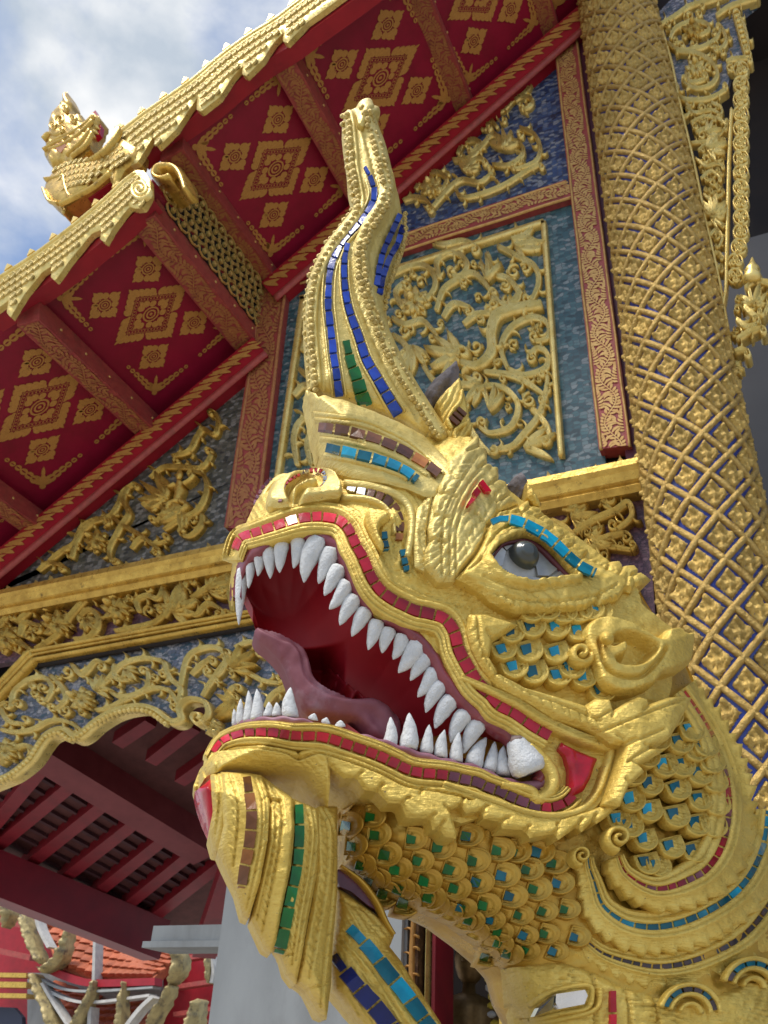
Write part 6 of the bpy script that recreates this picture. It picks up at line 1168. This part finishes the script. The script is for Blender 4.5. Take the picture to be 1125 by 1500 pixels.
# --- crest horn
HRN = z3((140, 1165), (138, 1080), (128, 980), (122, 860), (130, 760), (150, 700), (190, 620), (240, 550), (300, 480), (320, 430), (312, 400), (298, 340), (292, 260), (278, 170), (272, 110), (290, 85), (330, 68), (380, 56), (407, 65), (412, 88), (395, 112), (392, 140), (412, 190), (440, 250), (452, 320), (482, 390), (502, 450), (518, 520), (516, 590), (492, 660), (467, 720), (447, 790), (442, 850), (452, 930), (482, 1000), (522, 1080), (572, 1180), (622, 1270), (660, 1330), (690, 1420), (640, 1400), (500, 1290), (330, 1225), (200, 1185))
HB = lambda P: dome(sdf(P, HRN), 48., .05)+.015
r1 = cr(z3((355, 75), (378, 150), (402, 230), (422, 310), (440, 390), (420, 460), (370, 540), (340, 620), (340, 700), (355, 780), (380, 850), (410, 930), (450, 1020), (490, 1100), (540, 1180), (590, 1260), (645, 1340)), 3)
r0 = cr(z3((165, 1160), (158, 1050), (148, 950), (148, 850), (158, 760), (185, 680), (225, 610), (280, 540), (328, 470), (325, 400), (310, 320), (302, 220), (290, 110)), 3)
r2 = cr(z3((508, 480), (508, 560), (492, 630), (468, 690), (445, 770), (432, 850)), 3)
hg = [shift(r1, 9), shift(r1, 12.5), shift(r0, 9), shift(r0, 12.5)]
hrel = lambda P, sd: ridge(P, r1, 13, .022)+ridge(P, r0, 10, .012)-.03*np.clip((P[:, 0]-np.interp(P[:, 1], r1[:, 1], r1[:, 0])-10)/30, 0, 1)+sum(groove(P, g, 2.4, .006) for g in hg)+.0015*(vnoise(P, 7.)-.5)
relief('crest_horn', NG, HRN, GOLDP, root, HB, hrel, 2.6, back=lambda P: -HB(P), smooth_poly=False)
hb1 = lambda P: HB(P)+.001
for pts, tw, mts, ln in ((z3((256, 1185), (245, 1100), (236, 1040), (228, 970), (220, 900), (213, 830), (215, 750), (222, 690), (240, 640), (262, 590), (300, 545), (345, 500), (378, 450), (391, 400), (378, 345), (352, 295)), [5.5, 5, 5, 4.5, 4.5, 4.5, 4, 1.5], [GL['blue']], 21),
                         (z3((486, 1255), (440, 1180), (400, 1110), (360, 1040), (330, 950), (300, 870), (285, 810), (276, 740), (275, 660), (290, 590)), [7, 6.5, 6, 5, 4.5, 4, 3.5], [GL['blue']], 20),
                         (z3((358, 1222), (335, 1150), (316, 1090), (300, 1050), (280, 960)), [10, 9, 7, 5, 1.5], [GL['green']], 21)):
    tiles(cr(pts, 3), tw, hb1, mts, ln, h=.006)
for pts in (z3((492, 478), (462, 545), (428, 620), (410, 690), (400, 760)), z3((503, 520), (482, 590), (450, 650), (425, 720), (412, 790))):
    tiles(cr(pts, 3), 4.2, lambda P: HB(P)-.026+.012, [GL['navy'], GL['blue']], 17, h=.007)
KN = []
for k in range(3):
    V, F = lathe((0, 0, 0), (0, 0, 1), [(0, 1), (.35, .95), (.55, .7), (.6, .5), (.75, .62), (1, .3)], 9); V[:, :2] *= (1+.12*(rng.random((len(V), 1))-.5)); KN.append(mkmesh('knob', V, F, GILTS))
nM = np.stack([np.cross((0, 0, 1.), NG.n), (0, 0, 1.), NG.n], 1)
def knobs(L, n, r, base, lift, jit=1.5):
    for i, p in enumerate(lin(L, arcl(L)[-1]/n)):
        q = p+np.array([random.uniform(-jit, jit), random.uniform(-jit, jit)]); w = NG(q, base(A(q))+lift)[0]; rr = r*mpp(w)*random.uniform(.8, 1.2)
        inst('knob', KN[i % 3], root, w, nM@np.diag([rr, rr, rr*1.2]))
knobs(shift(r0, -1), 46, 6, HB, .010); knobs(shift(r0, -8), 40, 4.5, lambda P: HB(P)*.6, .002)
knobs(shift(r1, -4), 62, 5.5, HB, .020); knobs(shift(r1, 3.5), 60, 5., HB, .020); knobs(r2, 34, 3.8, lambda P: HB(P)-.02, .008)
# --- broken ears / side horns
def flame(poly_g, poly_s, base):
    a = relief('broken_horn', NG, poly_g, GOLD, root, base+.03, lambda P, sd: .022*(.55+.45*np.clip(sd/5, 0, 1))+strokes(P, 2.0, 8., .008), 2.4, thick=.06)
    relief('broken_face', NG, poly_s, STONE, a, base, lambda P, sd: .02*np.clip(sd/8, 0, 1)+.012*(vnoise(P, 7.)-.5), 2.8, thick=.05)
flame(y2((305, 240), (330, 205), (430, 110), (447, 170), (468, 240), (482, 330), (505, 370), (500, 415), (470, 440), (430, 500), (400, 525), (350, 400), (328, 300)), y2((225, 215), (260, 160), (300, 110), (415, 12), (432, 60), (428, 112), (330, 210), (262, 288)), .0)
tiles(cr(y2((385, 370), (420, 330), (455, 290)), 2), 8, lambda P: np.full(len(P), .055), [GL['brown']], 8, h=.006); 
for line in (y2((385, 400), (365, 350), (390, 300), (430, 250), (440, 190)), y2((410, 470), (400, 420), (430, 385), (465, 370))):
    V, F = strip(NG, cr(line, 2), [3, 4, 3], TUBE5, .010, .05); ob('horn_ridge', V, F, GOLD, root)
flame(z2((432, 210), (470, 270), (482, 302), (460, 300), (432, 270)), z2((362, 218), (390, 185), (415, 165), (440, 212), (436, 268), (400, 272)), .02)
# --- plinth the neck rises from, below the frame
pb = NG(px((1000, 1780)), 0.)[0]; s_ = np.cross((0, 0, 1.), NG.n)
cs = [pb+s_*a*.55+NG.n*b*.26 for a, b in ((-1, -1), (1, -1), (1, 1), (-1, 1))]
V = np.array([(c[0], c[1], 0.) for c in cs]+[(c[0], c[1], pb[2]+.02) for c in cs]); t_ = thing('stair_plinth', (pb[0], pb[1], 0), 'plain plastered stair plinth under the naga neck', 'plinth'); ob('plinth_block', V, HEX, GREYW, t_, smooth=False)

hk = relief('horn_tip', NG, z3((330, 72), (378, 57), (408, 63), (414, 90), (402, 112), (388, 128), (372, 120), (352, 140), (330, 120)), GOLDP, root, lambda P: HB(P)+.004, lambda P, sd: .016*(.55+.45*np.clip(sd/5, 0, 1)), 2.2, thick=.03, smooth_poly=True)
FST = z1((890, 250), (930, 200), (990, 170), (1010, 260), (990, 400), (1000, 520), (950, 510), (880, 480), (872, 350))
fsb = barbs(z1((955, 200), (930, 330), (935, 490)), 9, 20, 2.3)+barbs(z1((955, 200), (935, 330), (940, 490)), 9, 16, .7)
relief('nose_feather', NG, FST, GOLDP, root, lambda P: B(P)+.003, lambda P, sd: .012*(.55+.45*np.clip(sd/5, 0, 1))+grooves(P, fsb, 2.3, .0035)+groove(P, cr(z1((955, 190), (930, 330), (938, 500)), 3), 3, .01), 2.2, thick=.03)
mzb = barbs(z1((600, 300), (680, 370), (720, 470), (760, 560)), 8, 22, -.9)+barbs(z1((700, 300), (740, 420), (800, 520)), 9, 16, .8)

for g, o_ in ((cg[0], 0), (cg[1], 0), (c2, -3), (c2, 3), (cr(z3((195, 1408), (280, 1424), (360, 1444), (430, 1464), (480, 1482), (520, 1502)), 3), 0)):
    V, F = strip(NG, shift(g, o_), 2.6, TUBE5, .008, lambda P: B(P)+.020); ob('crest_moulding', V, F, GOLDP, root)
for pts, d0, d1 in ((z3((256, 1185), (245, 1100), (236, 1040), (228, 970), (220, 900), (213, 830), (215, 750), (222, 690), (240, 640), (262, 590), (300, 545), (345, 500), (378, 450), (391, 400), (378, 345)), 9.5, 8), (z3((486, 1255), (440, 1180), (400, 1110), (360, 1040), (330, 950), (300, 870), (285, 810), (276, 740), (275, 660)), 10.5, 6)):
    g = cr(pts, 3); k = np.linspace(d0, d1, len(g))[:, None]
    for sg in (-1, 1):
        V, F = strip(NG, g+nrm2(g)*k*sg, 1.9, TUBE5, .005, lambda P: HB(P)+.001); ob('horn_moulding', V, F, GOLDP, root)
